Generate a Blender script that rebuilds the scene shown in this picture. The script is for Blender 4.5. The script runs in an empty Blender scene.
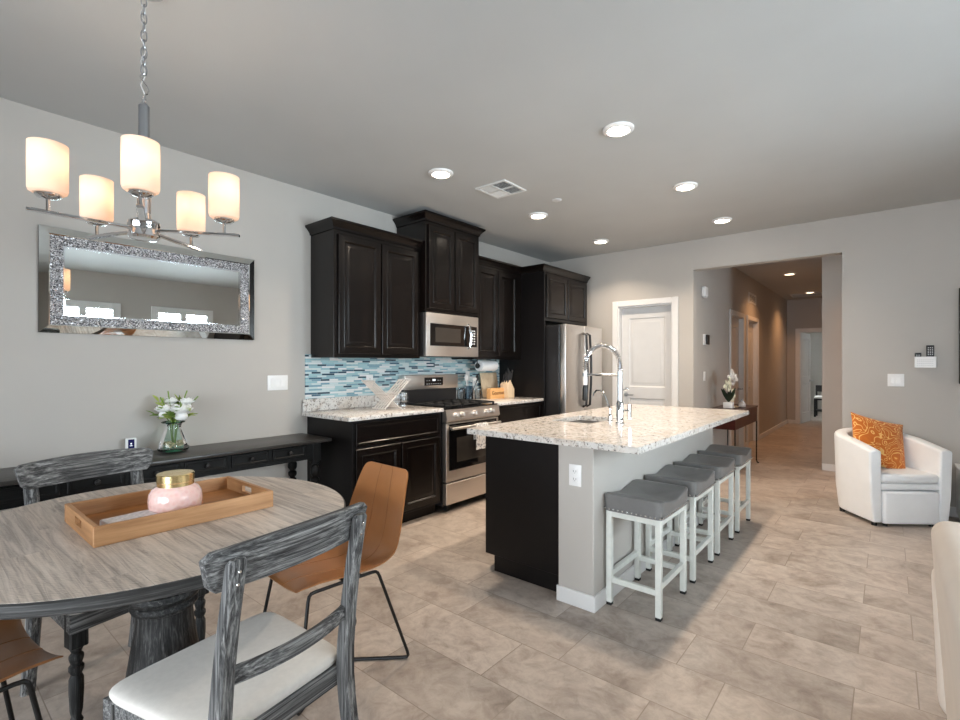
import bpy, bmesh, math, random
from mathutils import Vector, Matrix
random.seed(7)
R = math.radians
PI = math.pi
SC = bpy.context.scene
COL = SC.collection

# ------------------------------------------------------------------ camera
CAM_YAW = math.atan(408 / 488.5)
cd = bpy.data.cameras.new('camera')
cd.sensor_width = 36
cd.lens = 488.5 / 960 * 36
cd.shift_y = 4 / 960
cd.clip_start = 0.02
cam = bpy.data.objects.new('camera', cd)
cam.location = (0, 0, 1.32)
cam.rotation_euler = (R(90), 0, CAM_YAW)
COL.objects.link(cam)
SC.camera = cam

# ------------------------------------------------------------------ world, exposure, daylight
w = bpy.data.worlds.new('sky')
SC.world = w
w.use_nodes = True
bg = w.node_tree.nodes['Background']
bg.inputs[0].default_value = (0.75, 0.87, 1.0, 1)
bg.inputs[1].default_value = 2.0
SC.view_settings.view_transform = 'Standard'
SC.view_settings.look = 'None'
SC.view_settings.exposure = 0.25
SC.view_settings.gamma = 1.0
SC.view_settings.use_curve_mapping = False


def area(name, loc, rot, sx, sy, power, col, shape='RECTANGLE', spread=180):
    l = bpy.data.lights.new(name, 'AREA')
    l.shape = shape
    l.size = sx
    l.size_y = sy
    l.energy = power
    l.color = col
    l.spread = R(spread)
    o = bpy.data.objects.new(name, l)
    o.location = loc
    o.rotation_euler = rot
    COL.objects.link(o)
    return o


DAY = (0.90, 0.95, 1.0)
DAYR = (0.80, 0.92, 1.0)
# daylight coming in through the windows of the right wall, plus an added fill behind the camera
area('daylight_window_right_near', (2.36, 1.82, 1.58), (0, R(72), 0), 1.3, 0.86, 130, DAYR, 'RECTANGLE', 150)
area('daylight_window_right_far', (2.36, 3.20, 1.58), (0, R(72), 0), 1.3, 0.86, 130, DAYR, 'RECTANGLE', 150)
area('added_rear_fill', (-0.55, -2.82, 1.12), (R(72), 0, 0), 3.9, 2.1, 140, DAY, 'RECTANGLE', 150)  # added fill behind the camera, evens out the room brightness
area('daylight_bedroom_window', (-2.95, 14.6, 1.5), (0, R(-90), 0), 1.3, 1.3, 160, (0.9, 0.97, 1.0))
area('daylight_passage_window', (2.34, 6.7, 1.43), (0, R(90), 0), 1.3, 0.9, 22, (0.93, 0.97, 1.0))

WARM = (1.0, 0.82, 0.64)
HALLW = (1.0, 0.50, 0.22)
DOWN = [(-1.25, 2.80), (-2.55, 2.60), (-1.24, 4.04), (-2.56, 3.93), (-1.255, 5.22), (-2.545, 5.22)]
HALL_DOWN = [(-1.185, 9.0), (-1.181, 11.57)]
DOWN_P = 11.5
HALL_P = 7
CHAND_P = 1.5

# ------------------------------------------------------------------ materials


def lin(r, g=None, b=None):
    def f(c):
        c /= 255.0
        return c / 12.92 if c <= 0.04045 else ((c + 0.055) / 1.055) ** 2.4
    return (f(r), f(g), f(b), 1.0)


class NT:
    def __init__(s, name):
        s.m = bpy.data.materials.new(name)
        s.m.use_nodes = True
        s.t = s.m.node_tree
        s.b = s.t.nodes['Principled BSDF']
        s.out = s.t.nodes['Material Output']
        s.tc = s.t.nodes.new('ShaderNodeTexCoord')

    def n(s, kind, **kw):
        nd = s.t.nodes.new('ShaderNode' + kind)
        for k, v in kw.items():
            setattr(nd, k, v)
        return nd

    def l(s, a, b):
        s.t.links.new(a, b)

    def map(s, scale=(1, 1, 1), loc=(0, 0, 0), rot=(0, 0, 0), src='Object'):
        mp = s.n('Mapping')
        s.l(s.tc.outputs[src], mp.inputs[0])
        mp.inputs['Scale'].default_value = scale
        mp.inputs['Location'].default_value = loc
        mp.inputs['Rotation'].default_value = rot
        return mp.outputs[0]

    def noise(s, vec, scale, detail=4, rough=0.55, dist=0):
        n = s.n('TexNoise')
        s.l(vec, n.inputs['Vector'])
        n.inputs['Scale'].default_value = scale
        n.inputs['Detail'].default_value = detail
        n.inputs['Roughness'].default_value = rough
        n.inputs['Distortion'].default_value = dist
        return n.outputs[0]

    def ramp(s, fac, stops, interp='LINEAR'):
        r = s.n('ValToRGB')
        r.color_ramp.interpolation = interp
        el = r.color_ramp.elements
        while len(el) < len(stops):
            el.new(0.5)
        for e, (p, c) in zip(el, stops):
            e.position = p
            e.color = c
        s.l(fac, r.inputs[0])
        return r.outputs[0]

    def mix(s, fac, a, b, mode='MIX'):
        m = s.n('Mix', data_type='RGBA', blend_type=mode)
        for sock, v in ((m.inputs[0], fac), (m.inputs[6], a), (m.inputs[7], b)):
            if hasattr(v, 'links') or hasattr(v, 'is_linked'):
                s.l(v, sock)
            else:
                sock.default_value = v
        return m.outputs[2]

    def bump(s, h, strength=0.2, dist=0.01):
        b = s.n('Bump')
        b.inputs['Strength'].default_value = strength
        b.inputs['Distance'].default_value = dist
        s.l(h, b.inputs['Height'])
        s.l(b.outputs[0], s.b.inputs['Normal'])

    def set(s, **kw):
        for k, v in kw.items():
            k = k.replace('_', ' ')
            i = s.b.inputs[k]
            if hasattr(v, 'is_linked'):
                s.l(v, i)
            else:
                i.default_value = v
        return s


def plain(name, rgb, rough=0.5, metal=0.0, var=0.06, nscale=8, bump=0.0, bscale=200, coat=0.0, spec=0.5, sheen=0.0):
    t = NT(name)
    c = lin(*rgb)
    d = tuple(max(0, x * (1 - var)) for x in c[:3]) + (1,)
    e = tuple(min(1, x * (1 + var)) for x in c[:3]) + (1,)
    v = t.map()
    col = t.ramp(t.noise(v, nscale, 3), [(0.3, d), (0.7, e)])
    t.set(Base_Color=col, Roughness=rough, Metallic=metal, Coat_Weight=coat, Specular_IOR_Level=spec, Sheen_Weight=sheen)
    if bump:
        t.bump(t.noise(v, bscale, 3), bump, 0.002)
    return t.m


def wood(name, stops, axis='x', scale=1.0, rough=0.5, bump=0.15, fine=90, coat=0.0, spec=0.5, cross=22):
    t = NT(name)
    s = {'x': (1.6, cross, cross), 'y': (cross, 1.6, cross), 'z': (cross, cross, 1.6), 'rim': (2.2, 2.2, 120)}[axis]
    v = t.map(scale=tuple(k * scale for k in s))
    n1 = t.noise(v, 1.0, 8, 0.62, 0.8)
    v2 = t.map(scale=tuple(k * scale * 5 for k in s), loc=(3, 1, 2))
    n2 = t.noise(v2, 1.0, 4, 0.6)
    f = t.n('Math', operation='MULTIPLY_ADD')
    t.l(n2, f.inputs[0])
    f.inputs[1].default_value = 0.35
    t.l(n1, f.inputs[2])
    g = t.n('Math', operation='SUBTRACT')
    t.l(f.outputs[0], g.inputs[0])
    g.inputs[1].default_value = 0.17
    col = t.ramp(g.outputs[0], stops)
    t.set(Base_Color=col, Roughness=rough, Coat_Weight=coat, Specular_IOR_Level=spec)
    if bump:
        t.bump(g.outputs[0], bump, 0.004)
    return t.m


def glassy(name, tint, alpha_mix=0.12, rough=0.02):
    """clear glass that lets light through: transparent + fresnel gloss"""
    t = NT(name)
    tr = t.n('BsdfTransparent')
    tr.inputs[0].default_value = tint
    gl = t.n('BsdfGlossy')
    gl.inputs['Roughness'].default_value = rough
    gl.inputs[0].default_value = (1, 1, 1, 1)
    fr = t.n('Fresnel')
    fr.inputs[0].default_value = 1.5
    mx = t.n('MixShader')
    t.l(fr.outputs[0], mx.inputs[0])
    t.l(tr.outputs[0], mx.inputs[1])
    t.l(gl.outputs[0], mx.inputs[2])
    t.l(mx.outputs[0], t.out.inputs[0])
    return t.m


M = {}
WALLC = (183, 178, 172)


def paint(name, rgb, bs=0.12):
    t = NT(name)
    c = lin(*rgb)
    v = t.map()
    d = tuple(x * 0.975 for x in c[:3]) + (1,)
    e = tuple(min(1, x * 1.025) for x in c[:3]) + (1,)
    t.set(Base_Color=t.ramp(t.noise(v, 1.3, 3), [(0.35, d), (0.65, e)]), Roughness=0.75, Specular_IOR_Level=0.3)
    t.bump(t.noise(v, 140, 2), bs, 0.002)
    return t.m


M['wall'] = paint('greige_paint', WALLC)
M['ceiling'] = paint('ceiling_paint', (184, 185, 184), 0.2)
M['trim'] = plain('white_trim_paint', (220, 219, 218), 0.4, var=0.02)
M['door'] = plain('white_door_paint', (204, 204, 204), 0.45, var=0.02)
M['espresso'] = wood('espresso_cabinet_wood', [(0.3, lin(9, 6, 5)), (0.55, lin(16, 11, 9)), (0.8, lin(27, 19, 16))], 'z', 1.2, 0.27, 0.05, spec=0.34)
M['espresso_dark'] = plain('toe_kick_black', (14, 12, 11), 0.5)
M['black_panel'] = plain('black_brown_panel', (15, 12, 12), 0.4, var=0.15, nscale=30, bump=0.04, spec=0.28)


def floor_mat():
    t = NT('beige_porcelain_floor_tile')
    v = t.map(loc=(0.105 + 6.1, -0.067 + 6.1, 0))
    br = t.n('TexBrick')
    t.l(v, br.inputs['Vector'])
    br.offset = 0.677
    br.offset_frequency = 2
    br.inputs['Scale'].default_value = 1.0
    br.inputs['Brick Width'].default_value = 0.61
    br.inputs['Row Height'].default_value = 0.305
    br.inputs['Mortar Size'].default_value = 0.0022
    br.inputs['Mortar Smooth'].default_value = 0.1
    br.inputs['Bias'].default_value = 0
    br.inputs['Color1'].default_value = (0.0, 0.0, 0.0, 1)
    br.inputs['Color2'].default_value = (1, 1, 1, 1)
    br.inputs['Mortar'].default_value = (0.5, 0.5, 0.5, 1)
    # per tile offset so that every tile has its own cloud pattern
    vm = t.n('VectorMath', operation='MULTIPLY_ADD')
    t.l(br.outputs['Color'], vm.inputs[0])
    vm.inputs[1].default_value = (23, 31, 17)
    t.l(t.map(), vm.inputs[2])
    n1 = t.noise(vm.outputs[0], 2.6, 10, 0.62, 1.2)
    n2 = t.noise(vm.outputs[0], 14, 6, 0.7, 0.6)
    base = t.ramp(n1, [(0.30, lin(134, 121, 111)), (0.44, lin(168, 156, 147)), (0.57, lin(188, 178, 169)), (0.72, lin(152, 140, 131))])
    base = t.mix(0.32, base, t.ramp(n2, [(0.35, lin(130, 114, 102)), (0.6, lin(204, 191, 179))]))
    tint = t.ramp(br.outputs['Color'], [(0, (0.86, 0.855, 0.85, 1)), (1, (1.06, 1.055, 1.05, 1))])
    base = t.mix(1.0, base, tint, 'MULTIPLY')
    col = t.mix(br.outputs['Fac'], base, lin(144, 131, 120))
    t.set(Base_Color=col, Roughness=t.ramp(n2, [(0.3, (0.3, 0.3, 0.3, 1)), (0.7, (0.42, 0.42, 0.42, 1))]), Specular_IOR_Level=0.45)
    inv = t.n('Math', operation='SUBTRACT')
    inv.inputs[0].default_value = 1
    t.l(br.outputs['Fac'], inv.inputs[1])
    t.bump(inv.outputs[0], 0.35, 0.003)
    return t.m


M['floor'] = floor_mat()


def granite():
    t = NT('speckled_white_granite')
    v = t.map()
    n0 = t.noise(v, 7, 5, 0.6, 1.0)
    n1 = t.noise(v, 38, 4, 0.7, 0.5)
    n2 = t.noise(t.map(loc=(5, 3, 1)), 75, 3, 0.65)
    base = t.ramp(n0, [(0.3, lin(196, 190, 184)), (0.5, lin(218, 214, 209)), (0.7, lin(200, 188, 176))])
    g1 = t.ramp(n1, [(0.38, (1, 1, 1, 1)), (0.46, (0, 0, 0, 1))])
    c = t.mix(g1, base, lin(150, 140, 132))
    g2 = t.ramp(n2, [(0.345, (1, 1, 1, 1)), (0.385, (0, 0, 0, 1))])
    c = t.mix(g2, c, lin(52, 50, 52))
    t.set(Base_Color=c, Roughness=0.12, Specular_IOR_Level=0.5)
    return t.m


M['granite'] = granite()


def mosaic():
    t = NT('blue_glass_strip_mosaic')
    # wall runs along y and z: swizzle so that rows stack in z
    sx = t.n('SeparateXYZ')
    t.l(t.tc.outputs['Object'], sx.inputs[0])
    cx = t.n('CombineXYZ')
    t.l(sx.outputs['Y'], cx.inputs[0])
    t.l(sx.outputs['Z'], cx.inputs[1])
    br = t.n('TexBrick')
    t.l(cx.outputs[0], br.inputs['Vector'])
    br.offset = 0.37
    br.offset_frequency = 3
    br.squash = 0.7
    br.squash_frequency = 2
    br.inputs['Scale'].default_value = 1
    br.inputs['Brick Width'].default_value = 0.12
    br.inputs['Row Height'].default_value = 0.0155
    br.inputs['Mortar Size'].default_value = 0.0009
    br.inputs['Color1'].default_value = (0, 0, 0, 1)
    br.inputs['Color2'].default_value = (1, 1, 1, 1)
    br.inputs['Mortar'].default_value = (0.5, 0.5, 0.5, 1)
    cols = [(0, lin(50, 74, 90)), (0.08, lin(136, 172, 182)), (0.22, lin(196, 212, 214)), (0.36, lin(160, 194, 200)),
            (0.48, lin(218, 220, 220)), (0.62, lin(122, 160, 174)), (0.7, lin(204, 216, 216)), (0.82, lin(150, 186, 194)), (0.94, lin(74, 104, 122))]
    c = t.ramp(br.outputs['Color'], cols, 'CONSTANT')
    c = t.mix(br.outputs['Fac'], c, lin(190, 196, 196))
    t.set(Base_Color=c, Roughness=0.15, Specular_IOR_Level=0.6)
    return t.m


M['mosaic'] = mosaic()


def brushed(name, rgb, rough=0.28, axis='z'):
    t = NT(name)
    s = {'x': (2, 160, 160), 'y': (160, 2, 160), 'z': (160, 160, 2)}[axis]
    n = t.noise(t.map(scale=s), 1.0, 3, 0.6)
    c = lin(*rgb)
    t.set(Base_Color=t.ramp(n, [(0.3, tuple(x * 0.93 for x in c[:3]) + (1,)), (0.7, c)]), Metallic=1.0,
          Roughness=t.ramp(n, [(0.3, (rough * 0.85,) * 3 + (1,)), (0.7, (rough * 1.2,) * 3 + (1,))]))
    return t.m


M['steel'] = brushed('brushed_stainless', (222, 217, 212), 0.36, 'z')
M['steel_h'] = brushed('brushed_stainless_horizontal', (224, 216, 209), 0.36, 'y')
M['chrome'] = plain('polished_chrome', (222, 224, 226), 0.07, 1.0, var=0.02)
M['nickel'] = plain('satin_nickel', (165, 168, 172), 0.3, 1.0, var=0.03)
M['rackmetal'] = plain('pale_silver_wire', (214, 208, 203), 0.35, 0.35, var=0.05)
M['brass'] = plain('polished_gold_metal', (238, 214, 158), 0.22, 1.0, var=0.05)
M['blackmetal'] = plain('black_powder_coated_metal', (26, 25, 25), 0.4, 0.2, var=0.1)
M['castiron'] = plain('black_cast_iron', (18, 18, 18), 0.6, 0.0, var=0.2, bump=0.2)
M['blackglass'] = plain('black_glass', (13, 13, 14), 0.05, 0.0, spec=0.6)
M['greyglass'] = plain('tinted_oven_window', (58, 54, 50), 0.12)
M['blackplastic'] = plain('black_plastic', (20, 20, 21), 0.4)
M['darksteel'] = plain('dark_grey_enamel', (42, 41, 42), 0.35, 0.2)
M['whiteplastic'] = plain('white_plastic', (232, 231, 230), 0.35, var=0.02)
M['greyplastic'] = plain('pale_grey_plastic', (200, 200, 200), 0.4, var=0.03)
M['rubber'] = plain('black_rubber', (18, 18, 18), 0.7)
M['whitemetal'] = plain('white_distressed_metal', (214, 216, 210), 0.4, var=0.05, nscale=25)
M['greyvinyl'] = plain('grey_leather', (112, 111, 110), 0.36, var=0.10, nscale=9, bump=0.12, bscale=260)
M['linen'] = plain('oatmeal_linen', (214, 209, 202), 0.9, var=0.04, nscale=60, bump=0.25, bscale=420, sheen=0.2)
M['whiteleather'] = plain('white_leather', (244, 246, 248), 0.38, var=0.02, bump=0.05, bscale=300)
M['creamleather'] = plain('cream_leather', (226, 216, 206), 0.45, var=0.03, bump=0.06, bscale=260)
M['tanleather'] = plain('tan_leather', (168, 112, 67), 0.28, var=0.10, nscale=5, bump=0.06, bscale=260)
M['tanseam'] = plain('tan_stitching', (150, 98, 56), 0.5)
GW = [(0.30, lin(30, 30, 31)), (0.42, lin(62, 62, 63)), (0.52, lin(98, 98, 98)), (0.62, lin(140, 140, 139)), (0.76, lin(182, 182, 180))]
for ax in 'xyz':
    M['grey_' + ax] = wood('grey_washed_wood_' + ax, GW, ax, 1.5, 0.55, 0.5, cross=75, spec=0.3)
DW = [(0.3, lin(18, 18, 18)), (0.5, lin(40, 40, 40)), (0.64, lin(76, 75, 74)), (0.8, lin(120, 118, 115))]
for ax in 'xyz':
    M['dgrey_' + ax] = wood('dark_washed_wood_' + ax, DW, ax, 1.6, 0.55, 0.5, cross=60, spec=0.3)
M['rim'] = wood('dark_washed_table_edge', DW, 'rim', 1.0, 0.5, 0.4)
BW = [(0.3, lin(9, 9, 9)), (0.6, lin(18, 18, 18)), (0.8, lin(38, 38, 38))]
M['blackwood_y'] = wood('worn_black_wood_y', BW, 'y', 1.2, 0.45, 0.2, spec=0.18)
M['blackwood_z'] = wood('worn_black_wood_z', BW, 'z', 1.2, 0.45, 0.2, spec=0.18)
M['blacktop'] = wood('worn_black_top', [(0.3, lin(30, 29, 28)), (0.6, lin(54, 51, 49)), (0.8, lin(90, 85, 81))], 'y', 1.0, 0.32, 0.1)
OAK = [(0.25, lin(128, 88, 54)), (0.5, lin(170, 124, 82)), (0.75, lin(196, 150, 106))]
M['oak_y'] = wood('oak_tray_wood_y', OAK, 'y', 0.8, 0.5, 0.1)
M['oak_x'] = wood('oak_tray_wood_x', OAK, 'x', 0.8, 0.5, 0.1)
M['oakdark'] = wood('oak_tray_bottom', [(0.25, lin(112, 70, 32)), (0.6, lin(160, 106, 56)), (0.8, lin(186, 130, 76))], 'y', 0.8, 0.5, 0.1)
M['bamboo'] = wood('pale_bamboo', [(0.3, lin(216, 188, 152)), (0.7, lin(236, 212, 180))], 'z', 1.0, 0.5, 0.05)
M['orangewood'] = wood('honey_wood', [(0.3, lin(206, 148, 88)), (0.7, lin(228, 178, 120))], 'y', 1.0, 0.5, 0.05)
M['mahogany'] = wood('dark_red_brown_wood', [(0.3, lin(40, 14, 11)), (0.7, lin(72, 28, 22))], 'y', 1.0, 0.3, 0.05, coat=0.2)


def tabletop_mat():
    t = NT('weathered_plank_top')
    v = t.map(scale=(2.4, 44, 44))
    br = t.n('TexBrick')
    t.l(t.map(loc=(3, 3.07, 0)), br.inputs['Vector'])
    br.offset = 0.4
    br.inputs['Scale'].default_value = 1
    br.inputs['Brick Width'].default_value = 0.62
    br.inputs['Row Height'].default_value = 0.115
    br.inputs['Mortar Size'].default_value = 0.0008
    br.inputs['Color1'].default_value = (0, 0, 0, 1)
    br.inputs['Color2'].default_value = (1, 1, 1, 1)
    br.inputs['Mortar'].default_value = (0.3, 0.3, 0.3, 1)
    vm = t.n('VectorMath', operation='MULTIPLY_ADD')
    t.l(br.outputs['Color'], vm.inputs[0])
    vm.inputs[1].default_value = (7, 13, 5)
    t.l(v, vm.inputs[2])
    n1 = t.noise(vm.outputs[0], 1.1, 9, 0.68, 1.0)
    c = t.ramp(n1, [(0.28, lin(96, 89, 83)), (0.42, lin(164, 154, 145)), (0.54, lin(202, 191, 180)), (0.72, lin(226, 216, 206))])
    tint = t.ramp(br.outputs['Color'], [(0, (0.84, 0.83, 0.83, 1)), (1, (1.08, 1.05, 1.02, 1))])
    c = t.mix(1.0, c, tint, 'MULTIPLY')
    saw = t.n('TexWave')
    t.l(t.map(rot=(0, 0, R(24))), saw.inputs['Vector'])
    saw.inputs['Scale'].default_value = 34
    saw.inputs['Distortion'].default_value = 9
    saw.inputs['Detail'].default_value = 4
    c = t.mix(0.24, c, t.ramp(saw.outputs[0], [(0.2, lin(90, 84, 80)), (0.8, lin(205, 195, 186))]))
    t.set(Base_Color=c, Roughness=0.42, Specular_IOR_Level=0.4)
    t.bump(n1, 0.25, 0.003)
    return t.m


M['tabletop'] = tabletop_mat()


def crystal():
    t = NT('crushed_crystal_band')
    vo = t.n('TexVoronoi')
    t.l(t.map(), vo.inputs['Vector'])
    vo.inputs['Scale'].default_value = 210
    c = t.ramp(vo.outputs['Color'], [(0.1, lin(96, 96, 99)), (0.38, lin(160, 160, 163)), (0.55, lin(196, 196, 199)), (0.72, lin(246, 246, 250))], 'CONSTANT')
    t.set(Base_Color=c, Metallic=0.4, Roughness=0.25)
    vb = t.n('VectorMath', operation='SUBTRACT')
    t.l(vo.outputs['Color'], vb.inputs[0])
    vb.inputs[1].default_value = (0.5, 0.5, 0.5)
    geo = t.n('NewGeometry')
    ma = t.n('VectorMath', operation='MULTIPLY_ADD')
    t.l(vb.outputs[0], ma.inputs[0])
    ma.inputs[1].default_value = (1.3, 1.3, 1.3)
    t.l(geo.outputs['Normal'], ma.inputs[2])
    nn = t.n('VectorMath', operation='NORMALIZE')
    t.l(ma.outputs[0], nn.inputs[0])
    t.l(nn.outputs[0], t.b.inputs['Normal'])
    return t.m


M['crystal'] = crystal()
M['mirror'] = plain('mirror_silver', (238, 242, 240), 0.01, 1.0, var=0.0)


def shade_mat():
    t = NT('frosted_white_glass_shade')
    d = t.n('BsdfDiffuse')
    d.inputs[0].default_value = (0.84, 0.79, 0.74, 1)
    tr = t.n('BsdfTranslucent')
    tr.inputs[0].default_value = (0.96, 0.81, 0.69, 1)
    mx = t.n('MixShader')
    mx.inputs[0].default_value = 0.5
    t.l(d.outputs[0], mx.inputs[1])
    t.l(tr.outputs[0], mx.inputs[2])
    t.l(mx.outputs[0], t.out.inputs[0])
    return t.m


M['shade'] = shade_mat()


def emit(name, col, strength):
    t = NT(name)
    t.set(Base_Color=(0.9, 0.9, 0.9, 1), Emission_Color=col, Emission_Strength=strength)
    return t.m


M['lens'] = emit('downlight_lens', (1, 0.86, 0.70, 1), 22.0)
M['hall_lens'] = emit('hall_downlight_lens', (1, 0.78, 0.52, 1), 6.0)
M['bulb'] = emit('bulb_glow', (1, 0.76, 0.50, 1), 2.5)
M['screenblue'] = plain('blue_gauge_screen', (26, 28, 84), 0.2)
M['screenmark'] = emit('white_screen_digits', (0.9, 0.95, 1, 1), 0.9)
M['glass'] = glassy('window_glass', (0.97, 0.98, 0.98, 1))
M['greenglass'] = glassy('pale_green_glass', (0.80, 0.92, 0.88, 1))
M['deepgreen'] = glassy('deep_green_glass', (0.42, 0.72, 0.60, 1))
M['clearglass'] = glassy('clear_jar_glass', (0.82, 0.88, 0.92, 1))
M['blueglass'] = glassy('blue_grey_jar_glass', (0.42, 0.52, 0.60, 1))


def pinkglass():
    t = NT('pink_embossed_glass')
    vo = t.n('TexVoronoi')
    t.l(t.map(), vo.inputs['Vector'])
    vo.inputs['Scale'].default_value = 60
    c = t.ramp(vo.outputs['Distance'], [(0.1, lin(242, 196, 188)), (0.5, lin(246, 208, 200))])
    t.set(Base_Color=c, Roughness=0.14, Coat_Weight=0.6, Subsurface_Weight=0.1)
    t.bump(vo.outputs['Distance'], 0.6, 0.004)
    return t.m


M['pink'] = pinkglass()


def cushion_mat():
    t = NT('orange_swirl_fabric')
    v = t.map()
    n = t.n('TexNoise')
    t.l(v, n.inputs['Vector'])
    n.inputs['Scale'].default_value = 11
    n.inputs['Detail'].default_value = 0
    n.inputs['Distortion'].default_value = 0.8
    mm = t.n('Math', operation='MULTIPLY')
    t.l(n.outputs[0], mm.inputs[0])
    mm.inputs[1].default_value = 7.0
    fr = t.n('Math', operation='FRACT')
    t.l(mm.outputs[0], fr.inputs[0])
    pg = t.n('Math', operation='PINGPONG')
    t.l(fr.outputs[0], pg.inputs[0])
    pg.inputs[1].default_value = 0.5
    c = t.ramp(pg.outputs[0], [(0.0, lin(240, 196, 124)), (0.09, lin(238, 188, 112)), (0.13, lin(206, 112, 20)), (0.5, lin(196, 98, 16))])
    t.set(Base_Color=c, Roughness=0.85, Sheen_Weight=0.2)
    return t.m


M['cushion'] = cushion_mat()


def towel_mat():
    t = NT('patterned_tea_towel')
    n = t.noise(t.map(), 45, 2, 0.5)
    t.set(Base_Color=t.ramp(n, [(0.42, lin(150, 148, 150)), (0.5, lin(226, 222, 218))]), Roughness=0.9)
    return t.m


M['towel'] = towel_mat()
M['paper'] = plain('white_paper', (236, 236, 236), 0.8, var=0.02, bump=0.1)
M['printed'] = plain('printed_card', (214, 206, 204), 0.6, var=0.25, nscale=70)
M['leaf'] = plain('green_leaf', (120, 150, 60), 0.5, var=0.25, nscale=20)
M['leaflight'] = plain('yellow_green_leaf', (168, 184, 92), 0.5, var=0.2, nscale=20)
M['leafdark'] = plain('dark_green_leaf', (30, 48, 28), 0.4, var=0.2)
M['petal'] = plain('white_petal', (240, 240, 238), 0.7, var=0.02)
M['petalcream'] = plain('cream_petal', (236, 236, 214), 0.7, var=0.04)
M['stem'] = plain('plant_stem', (104, 120, 62), 0.6)
M['pebble'] = plain('beige_pebbles', (190, 168, 140), 0.6, var=0.3, nscale=40)
M['ceramic'] = plain('white_ceramic', (236, 236, 236), 0.2, var=0.02)
M['greyceramic'] = plain('grey_glass_jar', (170, 164, 160), 0.25)
M['ink'] = plain('dark_brown_lettering', (70, 34, 14), 0.6)
M['knifemetal'] = plain('black_knife_handle', (48, 48, 50), 0.3)
M['ventwhite'] = plain('white_vent_metal', (214, 214, 212), 0.5, var=0.02)
M['ventdark'] = plain('vent_shadow', (70, 70, 70), 0.8)
M['outside'] = plain('bed_cover_grey', (150, 152, 156), 0.9)

# ------------------------------------------------------------------ mesh helpers


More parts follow.
